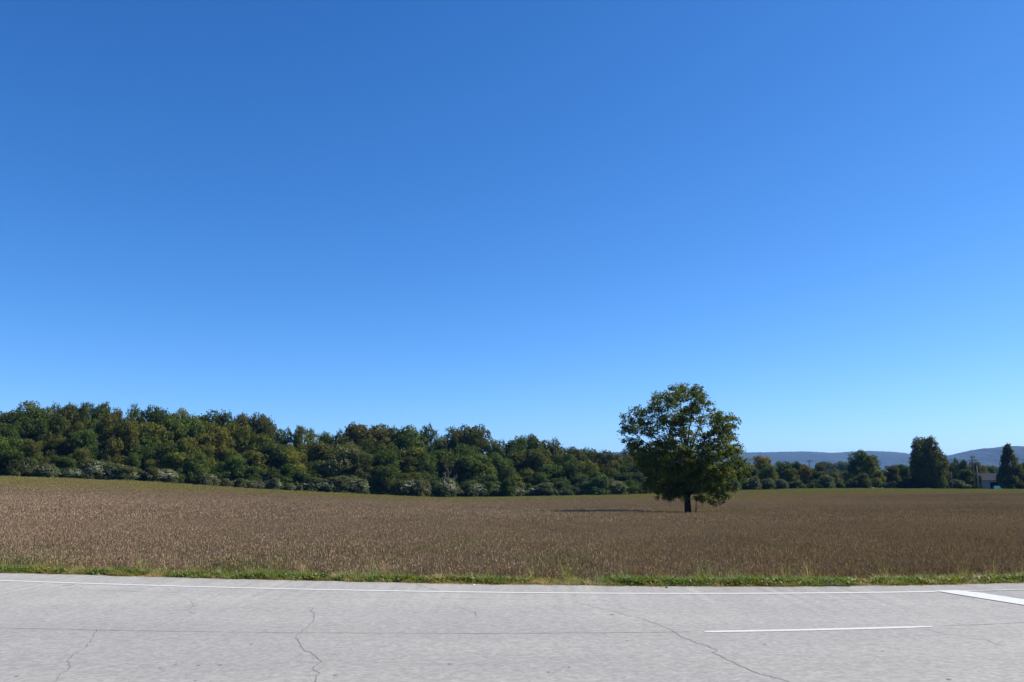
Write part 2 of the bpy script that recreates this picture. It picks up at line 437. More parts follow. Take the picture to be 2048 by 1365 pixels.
# ------------------------------------------------------------------ foliage makers
def rand_unit(n, g=R):
    v = g.normal(size=(n, 3)); return v / np.linalg.norm(v, axis=1)[:, None]
def leaf_mesh(name, c, nrm, size, mat, g=R, aspect=.55, rnd=None):
    n = len(c); nrm = nrm / (np.linalg.norm(nrm, axis=1)[:, None] + 1e-9)
    t = np.cross(nrm, rand_unit(n, g)); t /= (np.linalg.norm(t, axis=1)[:, None] + 1e-9); b = np.cross(nrm, t)
    s = np.broadcast_to(size, (n,))[:, None] * .5
    v = np.stack([c - t * s, c + b * s * aspect, c + t * s, c - b * s * aspect], 1).reshape(-1, 3)
    f = np.arange(4 * n).reshape(n, 4)
    if rnd is None: rnd = g.random(n)
    return mesh_np(name, v, f, mat, rnd)
def lobe_leaves(lobes, density, per, spread, g=R, shell=.55, flat=.8):
    """lobes: (cx,cy,cz,rx,ry,rz); clusters of leaves through each lobe, thicker near its skin"""
    Cs, Ns, Rn = [], [], []
    for L in lobes:
        c = np.array(L[:3]); r = np.array(L[3:6]); k = max(3, int(density * (r[0] * r[1] + r[1] * r[2] + r[0] * r[2]) / 3))
        d = rand_unit(k, g); rad = shell + (1 - shell) * g.random(k) ** .6
        cc = c + d * r * rad[:, None]; cl = g.random(k)
        p = np.repeat(cc, per, 0) + g.normal(size=(k * per, 3)) * spread * np.array([1, 1, flat])
        nn = np.repeat(d, per, 0) * .75 + np.array([0, 0, .45]) + rand_unit(k * per, g) * .85
        Cs.append(p); Ns.append(nn); Rn.append(np.clip(np.repeat(cl, per) * .55 + g.random(k * per) * .45, 0, 1))
    return np.concatenate(Cs), np.concatenate(Ns), np.concatenate(Rn)

def crown_lobes(kind, g):
    """unit tree: crown width 1, height 1 (base at 0)"""
    L = []
    if kind == 'broad':
        for i in range(26):
            z = .22 + .66 * g.random(); env = .40 * math.sqrt(max(.05, 1 - ((z - .52) / .46) ** 2)); th = g.random() * 6.28; q = env * (.45 + .5 * g.random())
            s = .095 + .07 * g.random(); L.append((q * math.cos(th), q * math.sin(th), z, s * 1.25, s * 1.25, s * .9))
        L.append((0, 0, .5, .27, .27, .3)); L.append((.06 * g.normal(), 0, .86, .16, .16, .12))
    elif kind == 'tall':
        for i in range(26):
            z = .12 + .78 * g.random(); env = .40 * (1 - abs(z - .42) ** 1.5 * 1.5) ; th = g.random() * 6.28; q = max(.03, env) * (.4 + .55 * g.random())
            s = .09 + .06 * g.random(); L.append((q * math.cos(th), q * math.sin(th), z, s * 1.35, s * 1.35, s * .8))
        L.append((0, 0, .42, .25, .25, .36)); L.append((0, 0, .9, .12, .12, .09))
    elif kind == 'full':       # foliage down to the ground
        for i in range(34):
            z = .06 + .80 * g.random(); env = .42 * math.sqrt(max(.04, 1 - (max(0, z - .3) / .66) ** 2)); th = g.random() * 6.28; q = env * (.5 + .5 * g.random())
            s = .08 + .08 * g.random(); L.append((q * math.cos(th), q * math.sin(th), z, s * 1.3, s * 1.3, s * .85))
        L.append((0, 0, .4, .3, .3, .36))
    elif kind == 'flat':
        for i in range(24):
            z = .62 + .26 * g.random(); th = g.random() * 6.28; q = .40 * (.3 + .7 * g.random()) * math.sqrt(max(.1, 1 - ((z - .62) / .36) ** 2))
            s = .09 + .05 * g.random(); L.append((q * math.cos(th), q * math.sin(th), z, s * 1.3, s * 1.3, s * .7))
        L.append((0, 0, .7, .3, .3, .16)); L.append((0, 0, .45, .24, .24, .28))
    elif kind == 'cone':
        for i in range(44):
            z = .10 + .84 * g.random() ** 1.1; env = .48 * (1 - z) ** 1.05 * min(1, .62 + 1.8 * z); th = g.random() * 6.28; q = env * (.55 + .45 * g.random())
            s = .03 + .10 * (1 - z); L.append((q * math.cos(th), q * math.sin(th), z, s * 1.2, s * 1.2, s * .8))
        L.append((0, 0, .27, .29, .29, .2)); L.append((0, 0, .52, .18, .18, .24)); L.append((0, 0, .82, .06, .06, .15))
    elif kind == 'twin':
        for x, z, rx_, rz_ in ((-.26, .915, .085, .07), (-.01, .93, .11, .065), (-.31, .83, .10, .08), (-.12, .80, .13, .10), (.05, .84, .11, .09), (.13, .72, .13, .10), (-.31, .70, .12, .09), (-.36, .56, .10, .10), (0, .64, .22, .16),
                               (.25, .59, .13, .11), (.36, .45, .12, .12), (-.36, .40, .11, .12), (0, .38, .32, .26), (.41, .30, .11, .11), (-.30, .22, .13, .11), (.05, .16, .26, .13), (.28, .19, .14, .1), (.1, .5, .3, .14), (-.2, .5, .18, .14), (-.18, .3, .2, .16)):
            for yo in ((0,) if abs(x) > .25 else (-.2, .2)): L.append((x, yo, z, rx_, rx_ * 1.2, rz_))
    elif kind == 'bush':
        for i in range(22):
            z = .08 + .66 * g.random(); env = .40 * math.sqrt(max(.05, 1 - (z / 1.0) ** 2)); th = g.random() * 6.28; q = env * (.45 + .6 * g.random())
            s = .10 + .08 * g.random(); L.append((q * math.cos(th), q * math.sin(th), z, s * 1.3, s * 1.3, s))
        L.append((0, 0, .35, .33, .33, .36))
    return L

def wood_mesh(g, h=.6, n_l=7):
    """unit trunk with limbs"""
    mb = MB()
    mb.tube([(0, 0, -.03), (.004, 0, .1), (-.006, .004, .3), (.004, 0, h)], [.026, .019, .015, .006], 7)
    for i in range(n_l):
        z = .16 + .34 * g.random(); th = g.random() * 6.28; q = .2 + .12 * g.random()
        mb.tube([(0, 0, z), (q * .45 * math.cos(th), q * .45 * math.sin(th), z + .09), (q * math.cos(th), q * math.sin(th), z + .24)], [.010, .007, .003], 5, False)
    return mb
PROTO = {}
def proto(kind, variants, dens, per, spread, leaf, aspect=.6):
    for v_ in range(variants):
        g = np.random.default_rng(100 * v_ + sum(map(ord, kind)))
        c, n_, rn = lobe_leaves(crown_lobes(kind, g), dens, per, spread, g)
        nzmin = c[:, 2] > .01; c, n_, rn = c[nzmin], n_[nzmin], rn[nzmin]
        c = c / np.array([1, 1, np.percentile(c[:, 2], 99.7)])
        me = leaf_mesh('crown', c, n_, leaf * (.7 + .6 * g.random(len(c))), M_LEAF_FAR, g, aspect, rn)
        PROTO.setdefault(kind, []).append((me, wood_mesh(g).mesh('trunk', M_BARK)))
proto('broad', 4, 3300, 9, .020, .034)
proto('tall', 3, 3300, 9, .020, .034)
proto('full', 4, 3000, 9, .022, .036)
proto('flat', 1, 3600, 9, .019, .034)
proto('cone', 1, 6500, 9, .020, .034)
proto('twin', 1, 5200, 9, .022, .034)
proto('bush', 4, 2200, 8, .032, .055)
# pale flower heads that sit on top of silvery bushes
FLOWERS = []
for v_ in range(3):
    g = np.random.default_rng(500 + v_); L = crown_lobes('bush', np.random.default_rng(100 * v_ + sum(map(ord, 'bush'))))
    c, n_, rn = lobe_leaves(L, 620, 14, .022, g, shell=.98)
    keep = (c[:, 2] > .30 + .25 * g.random(len(c))); c, n_, rn = c[keep] * [1.03, 1.03, 1.02], n_[keep], rn[keep]
    FLOWERS.append(leaf_mesh('flower_head', c / np.array([1, 1, .98]), n_ + [0, 0, .6], .030 * (.6 + .8 * g.random(len(c))), M_SILVER, g, .8, rn))

TONE = {'green': (.050, .074, .014), 'dark': (.036, .050, .011), 'olive': (.062, .069, .015), 'brown': (.057, .062, .018), 'rust': (.065, .062, .018), 'pale': (.082, .100, .028), 'yellow': (.092, .096, .018), 'blue': (.050, .074, .024), 'grey': (.080, .090, .038), 'orange': (.125, .094, .022), 'lit': (.080, .088, .014)}
def jit(col, amt=.14):
    f = 1.22 * (1 + random.uniform(-amt, amt)); return (col[0] * f * random.uniform(.93, 1.08), col[1] * f, col[2] * f * random.uniform(.92, 1.08), 1)
count = [0]
def plant(name, cat, label, px, top, wpx, rng, kind, tone, group=None, base_py=None, flowers=None, trunk=True, yscale=1.0):
    """one tree or bush: its foot on the land at range rng in direction px, crown top seen at height top"""
    b = at_range(px, 965, rng); z = hz(b[0], b[1]); zt = at_range(px, top, rng)[2]
    h = max(.6, zt - z); w = wpx / F * b[1] / cp * 1.0
    o = empty(name, (b[0], b[1], z), random.uniform(-.35, .35) if kind == 'twin' else random.uniform(0, 6.28))
    if kind in ('twin',): o.rotation_euler[2] = 0.0
    count[0] += 1
    vs_ = PROTO[kind]; me, wm = vs_[count[0] % len(vs_)]
    mir = -1 if (random.random() < .5 and kind != 'twin') else 1
    c = link('crown' if cat == 'tree' else 'foliage', me, o); k_w = 1.12 if name == 'forest_tree' else .96 if kind != 'twin' else .88; c.scale = (w * k_w * mir, w * k_w * yscale, h); c.color = jit(TONE[tone])
    if trunk:
        t = link('trunk' if cat == 'tree' else 'stem', wm, o); t.scale = (h * .75, h * .75, h)
    if flowers:
        f_ = link('flower_head', FLOWERS[count[0] % 3], o); f_.scale = (w * .96, w * .96, h * 1.02); f_.color = jit(flowers, .1)
    tag(o, label, cat, group)
    return o

SKY = [(-300, 828), (0, 826), (55, 808), (110, 812), (215, 820), (300, 822), (420, 828), (520, 838), (570, 866), (650, 873), (725, 856), (800, 862), (890, 878), (950, 860), (985, 884), (1050, 880),
       (1110, 888), (1160, 900), (1235, 914), (1290, 930), (1400, 935)]
def skyl(px): return float(np.interp(px, [q[0] for q in SKY], [q[1] for q in SKY]))
def basel(px): return float(np.interp(px, [q[0] for q in EDGE], [q[1] for q in EDGE]))
def rngl(px): return float(np.interp(px, [q[0] for q in EDGE], [q[2] for q in EDGE]))

WOOD = 'trees of the long wood on the left'
BACK = [(8, 823, 62, 'broad', 'olive', 'low olive tree on the skyline at the far left edge of the photo'),
        (55, 806, 66, 'tall', 'grey', 'highest pointed pale grey-green tree at the left end of the wood'),
        (100, 812, 58, 'broad', 'brown', 'bronze-tinged tree on the skyline just right of the highest pointed tree'),
        (133, 811, 50, 'broad', 'brown', 'flat bronze crown between the two narrow tops at the left skyline'),
        (151, 808, 26, 'tall', 'brown', 'narrow brown top poking up beside the paired blue-green tops'),
        (174, 810, 46, 'broad', 'blue', 'left one of the paired blue-green tops on the left skyline'),
        (195, 808, 34, 'tall', 'blue', 'right one of the paired blue-green tops on the left skyline'),
        (223, 819, 40, 'broad', 'rust', 'small rusty crown filling the dip before the pointed green tree'),
        (257, 813, 42, 'tall', 'green', 'pointed green tree standing alone above the left skyline'),
        (303, 817, 62, 'broad', 'dark', 'dark broad tree with lumpy top right of the pointed green tree'),
        (358, 821, 56, 'broad', 'pale', 'pale green soft-topped tree beside the dark dome'),
        (418, 824, 74, 'broad', 'dark', 'large dark dome-shaped tree on the skyline'),
        (474, 831, 52, 'broad', 'rust', 'round rusty tree dappled with pale leaves left of the skyline drop'),
        (516, 832, 62, 'broad', 'brown', 'brown tree whose right side drops steeply to the low part of the wood'),
        (566, 860, 40, 'broad', 'green', 'small green top at the foot of the skyline drop'),
        (597, 854, 30, 'tall', 'pale', 'pale rounded narrow top above the low part of the wood'),
        (619, 860, 34, 'tall', 'pale', 'second pale narrow top, slightly lower, beside the rounded one'),
        (647, 867, 40, 'broad', 'green', 'low green crown in the saddle of the wood skyline'),
        (683, 865, 48, 'broad', 'dark', 'low dark crown just left of the rusty flat-topped tree'),
        (730, 850, 80, 'flat', 'rust', 'rusty flat-topped tree spreading wide on the middle skyline'),
        (768, 860, 44, 'broad', 'dark', 'dark shoulder crown right under the rusty flat-topped tree'),
        (804, 855, 64, 'broad', 'green', 'full green domed tree right of the rusty flat-topped tree'),
        (853, 853, 38, 'broad', 'blue', 'small round-headed tree standing clear in the skyline gap'),
        (888, 876, 46, 'broad', 'grey', 'low pale grey-green crown in the dip left of the double bronze dome'),
        (924, 854, 56, 'broad', 'brown', 'left half of the double bronze dome on the middle skyline'),
        (954, 855, 60, 'broad', 'brown', 'right half of the double bronze dome on the middle skyline'),
        (1002, 884, 54, 'broad', 'blue', 'low blue-green crown right of the double bronze dome'),
        (1035, 876, 36, 'broad', 'green', 'left green knob of the last high clump of the wood'),
        (1057, 872, 46, 'broad', 'green', 'higher right knob of the last high clump of the wood'),
        (1085, 886, 40, 'tall', 'olive', 'olive crown stepping down from the last high clump'),
        (1109, 881, 46, 'broad', 'brown', 'brown peaked tree on the descending end of the wood'),
        (1141, 896, 46, 'broad', 'brown', 'low brown crown on the descending end of the wood'),
        (1173, 898, 38, 'broad', 'blue', 'low blue-green top near the right end of the wood'),
        (1205, 904, 58, 'broad', 'rust', 'rust-tinged low tree near the right end of the wood'),
        (1237, 911, 48, 'broad', 'brown', 'rounded last tree of the wood left of the lone tree'),
        (1262, 890, 46, 'tall', 'dark', 'dark tree looking out behind the left side of the lone tree')]
SHORT = ['low olive end tree', 'highest pointed tree', 'bronze-tinged tree', 'flat bronze crown', 'narrow brown top', 'left blue-green top', 'right blue-green top', 'small rusty crown', 'lone pointed green tree', 'lumpy dark tree',
         'pale soft-topped tree', 'large dark dome', 'dappled rusty tree', 'steep brown tree', 'top at the skyline drop', 'pale rounded narrow top', 'second pale narrow top', 'green crown in the saddle', 'low dark crown', 'rusty flat-topped tree',
         'dark shoulder crown', 'full green dome', 'small round-headed tree', 'low grey-green crown', 'left bronze half-dome', 'right bronze half-dome', 'low blue-green crown', 'left knob of the last clump', 'right knob of the last clump',
         'stepping olive crown', 'brown peaked tree', 'low brown crown', 'low blue-green end top', 'rust-tinged low tree', 'rounded last tree', 'dark tree behind the lone tree']
assert len(SHORT) == len(BACK)
USED = {}
def under(head, px):
    """words that place a wood tree or bush below the skyline tree it stands under"""
    if px < 0: return head + ' at the left edge of the wood'
    i = min(range(len(BACK)), key=lambda q: abs(BACK[q][0] - px)); d = px - BACK[i][0]
    for rel in (('below the ' if abs(d) < 9 else 'below left of the ' if d < 0 else 'below right of the '), 'close below the ', 'close below right of the ', 'close below left of the '):
        lb = head + ' ' + rel + SHORT[i]
        if lb not in USED: break
    USED[lb] = 1
    return lb
for px, top, w, kd, tn, lb in BACK:
    plant('forest_tree', 'tree', lb, px, top, w * 1.38, rngl(px) + 27 + random.uniform(-4, 6), kd, tn, WOOD)
for px in range(-130, 0, 48):
    plant('forest_tree', 'tree', 'olive brown tree in the left continuation of the wood', px, skyl(px) + random.uniform(-6, 6), 66, rngl(px) + 26, 'broad', random.choice(['olive', 'brown', 'green']), WOOD)

FILL_LABEL = {2: 'tree second row', 3: 'tree mid height', 4: 'small tree near field'}
def tone_for(px, row):
    if px < 260: c_ = ['olive', 'olive', 'green', 'green', 'grey', 'dark']
    elif px < 560: c_ = ['green', 'lit', 'olive', 'green', 'dark', 'yellow']
    elif px < 1000: c_ = ['green', 'green', 'olive', 'dark', 'blue', 'lit']
    else: c_ = ['green', 'olive', 'blue', 'green', 'lit', 'dark']
    return random.choice(c_)
for row, (f0, f1, dr_, step, w0, kd) in {2: (.06, .24, 18, 47, 70, 'broad'), 3: (.28, .50, 11, 43, 62, 'full'), 4: (.52, .74, 5.5, 40, 50, 'full')}.items():
    px = -130 + row * 7
    while px < 1300:
        s_, b_ = skyl(px), basel(px); top = s_ + (b_ - s_) * random.uniform(f0, f1)
        if not (row == 3 and 655 < px < 700) and not (row == 3 and 205 < px < 250):
            tn = tone_for(px, row)
            word = {'lit': 'yellow-green', 'yellow': 'yellowish', 'green': 'mid green', 'dark': 'dark green', 'olive': 'olive', 'brown': 'bronze-brown', 'grey': 'grey-green', 'blue': 'blue-green'}[tn]
            plant('forest_tree', 'tree', under({2: word + ' second-row crown', 3: word + ' mid-height tree', 4: 'small ' + word + ' front tree'}[row], px),
                  px, top, w0 * random.uniform(.85, 1.45) * (.85 if px > 1000 else 1), rngl(px) + dr_ + random.uniform(-2.5, 2.5), random.choice([kd, kd, kd, 'tall']), tn, WOOD)
        px += step * random.uniform(.75, 1.25)
plant('forest_tree', 'tree', 'silvery-leaved spreading tree in the middle of the wood front', 682, 890, 86, rngl(682) + 8, 'full', 'grey', WOOD)
plant('forest_tree', 'tree', 'soft olive rounded crown bulging out of the left part of the wood', 222, 832, 84, rngl(222) + 12, 'full', 'olive', WOOD)
plant('forest_tree', 'tree', 'reddish brown small tree beside the silvery-leaved spreading tree', 716, 906, 56, rngl(716) + 6.5, 'full', 'brown', WOOD)

# bare grey tree in the wood front
def bare_tree(px, top, rng, label):
    b = at_range(px, 965, rng); z = hz(b[0], b[1]); h = at_range(px, top, rng)[2] - z
    o = empty('bare_tree', (b[0], b[1], z)); g = np.random.default_rng(5)
    mb = MB(); mb.tube([(0, 0, -.2), (.1, 0, h * .4), (0, 0, h * .75)], [.16, .11, .05], 7); mb.build('trunk', M_DEAD, o)
    for i in range(9):
        z0 = h * (.25 + .5 * g.random()); th = g.random() * 6.28; q = h * (.2 + .2 * g.random()); mb = MB()
        e_ = (q * math.cos(th), q * math.sin(th), z0 + h * .3)
        mb.tube([(0, 0, z0), (q * .5 * math.cos(th + .2), q * .5 * math.sin(th + .2), z0 + h * .12), e_], [.07, .05, .02], 5)
        for k_ in range(4):
            t = .4 + .5 * g.random(); p_ = (e_[0] * t, e_[1] * t, z0 + (e_[2] - z0) * t); d = rand_unit(1, g)[0] * h * .12
            mb.tube([p_, (p_[0] + d[0], p_[1] + d[1], p_[2] + abs(d[2]) + .2)], [.03, .01], 4)
        mb.build('branch', M_DEAD, o)
    tag(o, label, 'tree')
bare_tree(896, 932, rngl(896) + 2.4, 'bare grey leafless tree among the bushes at the foot of the wood')

# bushes along the foot of the wood
BG = 'bushes along the foot of the wood'
SILV = (.235, .25, .175)
px = -110
while px < 1290:
    b_ = basel(px); hpx = random.uniform(14, 28) if random.random() < .65 else random.uniform(28, 46); rr = rngl(px) + random.uniform(.8, 4.0)
    sil = (200 < px < 610 and random.random() < .85) or (-20 < px < 200 and random.random() < .6) or (610 < px < 1290 and random.random() < .45)
    if sil:
        plant('shrub', 'bush', under('silver-tipped field-edge bush', px), px, b_ - hpx * .85, hpx * random.uniform(1.1, 2.1), rr, 'bush', 'grey', BG, flowers=SILV, trunk=False)
    else:
        tn = random.choice(['green', 'dark', 'blue', 'green'])
        plant('shrub', 'bush', under({'green': 'green', 'dark': 'dark green', 'blue': 'blue-green'}[tn] + ' field-edge bush', px), px, b_ - hpx, hpx * random.uniform(.9, 1.7), rr, random.choice(['bush', 'full', 'tall']), tn, BG, trunk=False)
    px += random.uniform(7, 24)
for px, hpx, w, tn, lb in [(838, 40, 42, 'grey', 'large rounded grey-green bush left of the bare grey tree'), (893, 38, 44, 'grey', 'large rounded olive-grey bush in front of the bare grey tree'),
                           (300, 30, 30, 'brown', 'brownish bush with pale tips at the field edge on the left'), (1018, 36, 40, 'green', 'full round green bush at the field edge near the photo centre')]:
    plant('shrub', 'bush', lb, px, basel(px) - hpx, w, rngl(px) + .5, 'bush', tn, BG, flowers=SILV if px < 900 else None, trunk=False)

# ------------------------------------------------------------------ right of the lone tree
HG = 'hedgerow bushes right of the lone tree'
HEDGE = [(1330, 950, 40, 'dark', 'dark bush half hidden behind the lone tree trunk, left side'), (1368, 948, 46, 'green', 'green bush straight behind the lone tree trunk'), (1405, 952, 40, 'dark', 'dark bush behind the lone tree, right of its trunk'),
         (1437, 950, 40, 'blue', 'blue-green bush behind the lower right branches of the lone tree'), (1470, 956, 30, 'blue', 'small blue-green bush at the right hem of the lone tree'),
         (1500, 954, 40, 'grey', 'pale-topped rounded bush, first one clear of the lone tree'), (1535, 958, 34, 'grey', 'low grey bush with straggly tips, second one clear of the lone tree'),
         (1563, 959, 32, 'grey', 'silvery bush in front of the orange-topped tree'), (1595, 962, 40, 'blue', 'long low blue-green bush under the autumn trees'), (1628, 960, 36, 'green', 'low green bush below the far thin pole'),
         (1655, 952, 40, 'grey', 'tall grey-green bush right of the far thin pole'), (1680, 964, 28, 'green', 'small green bush between two taller grey bushes'),
         (1700, 962, 24, 'dark', 'dark low bush at the left foot of the smooth grey bush'), (1718, 948, 40, 'brown', 'smooth rounded grey-brown bush in front of the yellow-green tree'),
         (1778, 966, 34, 'grey', 'low grey bush right of the yellow-green tree'), (1806, 966, 34, 'dark', 'low dark bush left of the twin-topped tree'), (1823, 955, 50, 'dark', 'dark bush under the left side of the twin-topped tree'), (1880, 968, 30, 'grey', 'small grey bush at the right foot of the twin-topped tree'),
         (1913, 960, 34, 'grey', 'bush with pale flower heads between the twin-topped tree and the utility pole'), (1930, 969, 30, 'yellow', 'low yellow-green bush left of the utility pole'),
         (1953, 968, 18, 'yellow', 'yellow-green bush at the foot of the utility pole'), (2004, 966, 20, 'grey', 'small grey bush right of the parked car'), (2022, 968, 24, 'grey', 'low grey bush under the pointed tree'),
         (2075, 960, 50, 'green', 'green bush at the right end of the hedgerow')]
for px, top, w, tn, lb in HEDGE:
    fl = SILV if ('pale' in lb or 'silvery' in lb) else None
    plant('shrub', 'bush', lb, px, top, w, rngl(px) + (3 if px < 1800 else 8), 'bush', tn, HG, flowers=fl, trunk=False)
TG = 'trees beyond the right end of the field'
RIGHT = [(1300, 915, 60, 14, 'full', 'dark', 'dark tree behind the left half of the lone tree'), (1345, 925, 60, 14, 'full', 'green', 'green tree directly behind the lone tree crown'), (1400, 922, 66, 14, 'full', 'dark', 'dark tree behind the lone tree, right of its trunk'),
         (1455, 928, 56, 14, 'full', 'green', 'green tree at the right edge of the lone tree crown'),
         (1500, 932, 46, 20, 'full', 'green', 'green tree just left of the orange-topped tree'), (1524, 913, 50, 26, 'broad', 'orange', 'orange-topped autumn tree right of the lone tree'),
         (1535, 928, 50, 14, 'full', 'lit', 'yellow-green tree in front of the orange-topped one'), (1566, 924, 46, 24, 'full', 'green', 'green tree sloping down right of the orange-topped tree'),
         (1583, 938, 36, 12, 'full', 'lit', 'small sunlit tree between the orange-topped tree and the thin pole'), (1593, 924, 30, 36, 'broad', 'dark', 'narrow dark crown left of the far thin pole'),
         (1612, 930, 36, 22, 'full', 'orange', 'yellowish autumn tree beside the far thin pole'), (1640, 928, 36, 22, 'full', 'rust', 'rusty autumn tree right of the far thin pole'),
         (1640, 944, 40, 10, 'full', 'dark', 'dark green tree in front of the rusty autumn tree'), (1674, 946, 26, 14, 'full', 'yellow', 'small bright yellow-green tree between the hedge and the far wood'),
         (1700, 940, 34, 60, 'full', 'green', 'dull green tree left of the yellow-green pyramidal tree'),
         (1728, 902, 66, 34, 'broad', 'green', 'tall green tree standing behind the yellow-green pyramidal tree'), (1741, 914, 74, 16, 'cone', 'lit', 'yellow-green pyramidal tree leaning over the smooth grey bush'),
         (1785, 932, 40, 22, 'full', 'brown', 'brownish tree right of the yellow-green pyramidal tree'), (1808, 930, 34, 26, 'full', 'green', 'dull green tree left of the twin-topped tree'),
         (1860, 877, 84, 9, 'twin', 'olive', 'dark twin-topped tree standing alone near the right side'),
         (1905, 926, 34, 40, 'full', 'brown', 'brownish tree right of the twin-topped tree'), (1915, 917, 18, 46, 'tall', 'blue', 'thin pointed blue-green tree left of the utility pole'),
         (1932, 921, 26, 40, 'broad', 'brown', 'brown domed tree just left of the utility pole'), (1950, 924, 34, 44, 'full', 'rust', 'reddish tree behind the utility pole'),
         (1935, 940, 40, 24, 'full', 'green', 'green tree with bright shoots in front of the brown domed tree'), (1966, 932, 28, 56, 'broad', 'orange', 'small orange tree above the grey shed roof'),
         (1957, 948, 16, 16, 'full', 'green', 'slim green tree against the left wall of the grey shed'), (1985, 932, 30, 75, 'full', 'green', 'green tree behind the grey shed'),
         (2022, 891, 76, 12, 'cone', 'olive', 'dark pointed conical tree at the right edge'), (2062, 925, 50, 30, 'full', 'green', 'green tree beyond the conical tree'), (2110, 918, 60, 26, 'full', 'olive', 'olive tree beyond the right edge of the photo')]
for px, top, w, dr_, kd, tn, lb in RIGHT:
    o = plant('twin_topped_tree' if kd == 'twin' else 'tree', 'tree', lb, px, top, w, rngl(px) + dr_, kd, tn, TG)
# farther wood line, blue with distance
RS = [(1500, 'pale-topped rounded bush'), (1524, 'orange-topped tree'), (1566, 'sloping green tree'), (1593, 'narrow dark crown'), (1621, 'far thin pole'), (1650, 'rusty autumn tree'), (1676, 'bright yellow-green tree'), (1700, 'dull green tree'),
      (1735, 'yellow-green pyramidal tree'), (1785, 'brownish tree'), (1810, 'dull green right tree'), (1858, 'twin-topped tree'), (1905, 'pale thin post'), (1920, 'thin pointed tree'), (1935, 'brown domed tree'), (1952, 'two-armed utility pole'), (1968, 'small orange tree'),
      (1988, 'pale grey shed'), (2018, 'pointed conical tree'), (2050, 'blue-grey outbuilding')]
for i, px in enumerate(np.arange(1478, 2120, 19)):
    rr = 620 + random.uniform(-90, 160); top = 936 + random.uniform(-7, 6) - (9 if 1640 < px < 1720 else 0) - (4 if 1880 < px < 1990 else 0)
    q = min(RS, key=lambda t: abs(t[0] - px)); rel = 'behind' if abs(q[0] - px) < 8 else 'behind left of' if px < q[0] else 'behind right of'
    tn = random.choice(['green', 'dark', 'olive', 'brown']); lb = 'hazy distant %s tree %s the %s' % ({'green': 'green', 'dark': 'dark', 'olive': 'olive', 'brown': 'brownish'}[tn], rel, q[1])
    if lb in USED: lb = lb.replace('hazy distant', 'low hazy distant')
    if lb in USED: lb = lb.replace('low hazy', 'small low hazy')
    USED[lb] = 1
    plant('distant_tree', 'tree', lb, px, top, random.uniform(28, 42), rr, random.choice(['full', 'broad']), tn, 'far wood line below the ridge', trunk=False)

# ------------------------------------------------------------------ the lone tree in the field
LR = 86.0
LB = at_range(1376, 1024, LR); LZ = hz(LB[0], LB[1]); LT = at_range(1376, 770, LR)[2]
LH = (LT - LZ) * 1.02
lone = empty('walnut_tree', (LB[0], LB[1], LZ)); lone.name = 'lone_tree'
tag(lone, 'tall spreading dark green tree standing alone in the middle of the brown field', 'tree')
UZ = 1015.0                               # zoom units between crown top and foot
def lz(x, y): return ((x - 700) * .93 * LH / UZ, (1130 - y) * LH / UZ)
LOBES = [(735, 205, 130, 75), (660, 190, 90, 60), (800, 190, 60, 45), (845, 250, 60, 70), (620, 270, 90, 60), (520, 240, 70, 55), (480, 230, 45, 35), (405, 300, 38, 40), (470, 320, 70, 60), (310, 330, 65, 55),
         (350, 390, 75, 60), (235, 400, 55, 60), (210, 470, 50, 40), (270, 480, 80, 70), (210, 560, 45, 40), (300, 570, 80, 55), (400, 480, 70, 80), (560, 400, 100, 80), (700, 370, 100, 80), (640, 480, 90, 80),
         (780, 300, 70, 60), (850, 320, 50, 40), (900, 380, 70, 55), (950, 410, 80, 60), (1040, 385, 48, 42), (1080, 440, 36, 45), (1010, 470, 90, 60), (880, 480, 60, 60), (940, 560, 90, 70), (1060, 540, 60, 55),
         (1090, 610, 55, 55), (1020, 640, 90, 65), (1120, 690, 55, 55), (1060, 740, 90, 60), (1150, 770, 50, 50), (1110, 820, 70, 50), (880, 640, 90, 80), (760, 560, 60, 70), (520, 560, 90, 80), (440, 620, 80, 70),
         (370, 690, 80, 70), (330, 640, 60, 50), (400, 780, 90, 80), (500, 700, 100, 90), (600, 640, 90, 90), (560, 820, 120, 100), (440, 880, 90, 60), (520, 960, 70, 45), (700, 780, 120, 110), (820, 760, 110, 100),
         (940, 800, 110, 80), (870, 880, 110, 80), (990, 900, 80, 55), (940, 970, 70, 45), (1030, 930, 50, 35), (880, 1010, 45, 30), (620, 970, 60, 35), (580, 900, 100, 70), (720, 910, 120, 60), (800, 990, 60, 30), (700, 650, 60, 90)]
g = np.random.default_rng(21)
lobes3 = []
for x, y, rx_, ry_ in LOBES:
    X, Z = lz(x, y); k_ = LH / UZ
    # depth: crown is round, so lobes far from the axis in height/width sit near mid-depth, central ones spread front to back
    half = 5.6 * math.sqrt(max(.05, 1 - (X / 6.6) ** 2)) * math.sqrt(max(.15, 1 - ((Z - 6.6) / 6.8) ** 2))
    n_c = 1 + int(half / (3.2 if Z > 7.5 else 2.1))
    for q in range(n_c):
        Y = 0 if n_c == 1 else (-1 + 2 * (q + .5) / n_c) * (half - .6) + g.normal() * .5
        sc2 = 1 if n_c == 1 else .92
        lobes3.append((X + g.normal() * .12, Y, Z + g.normal() * .12, rx_ * k_ * sc2 * .86, rx_ * k_ * .9, ry_ * k_ * sc2 * .88))
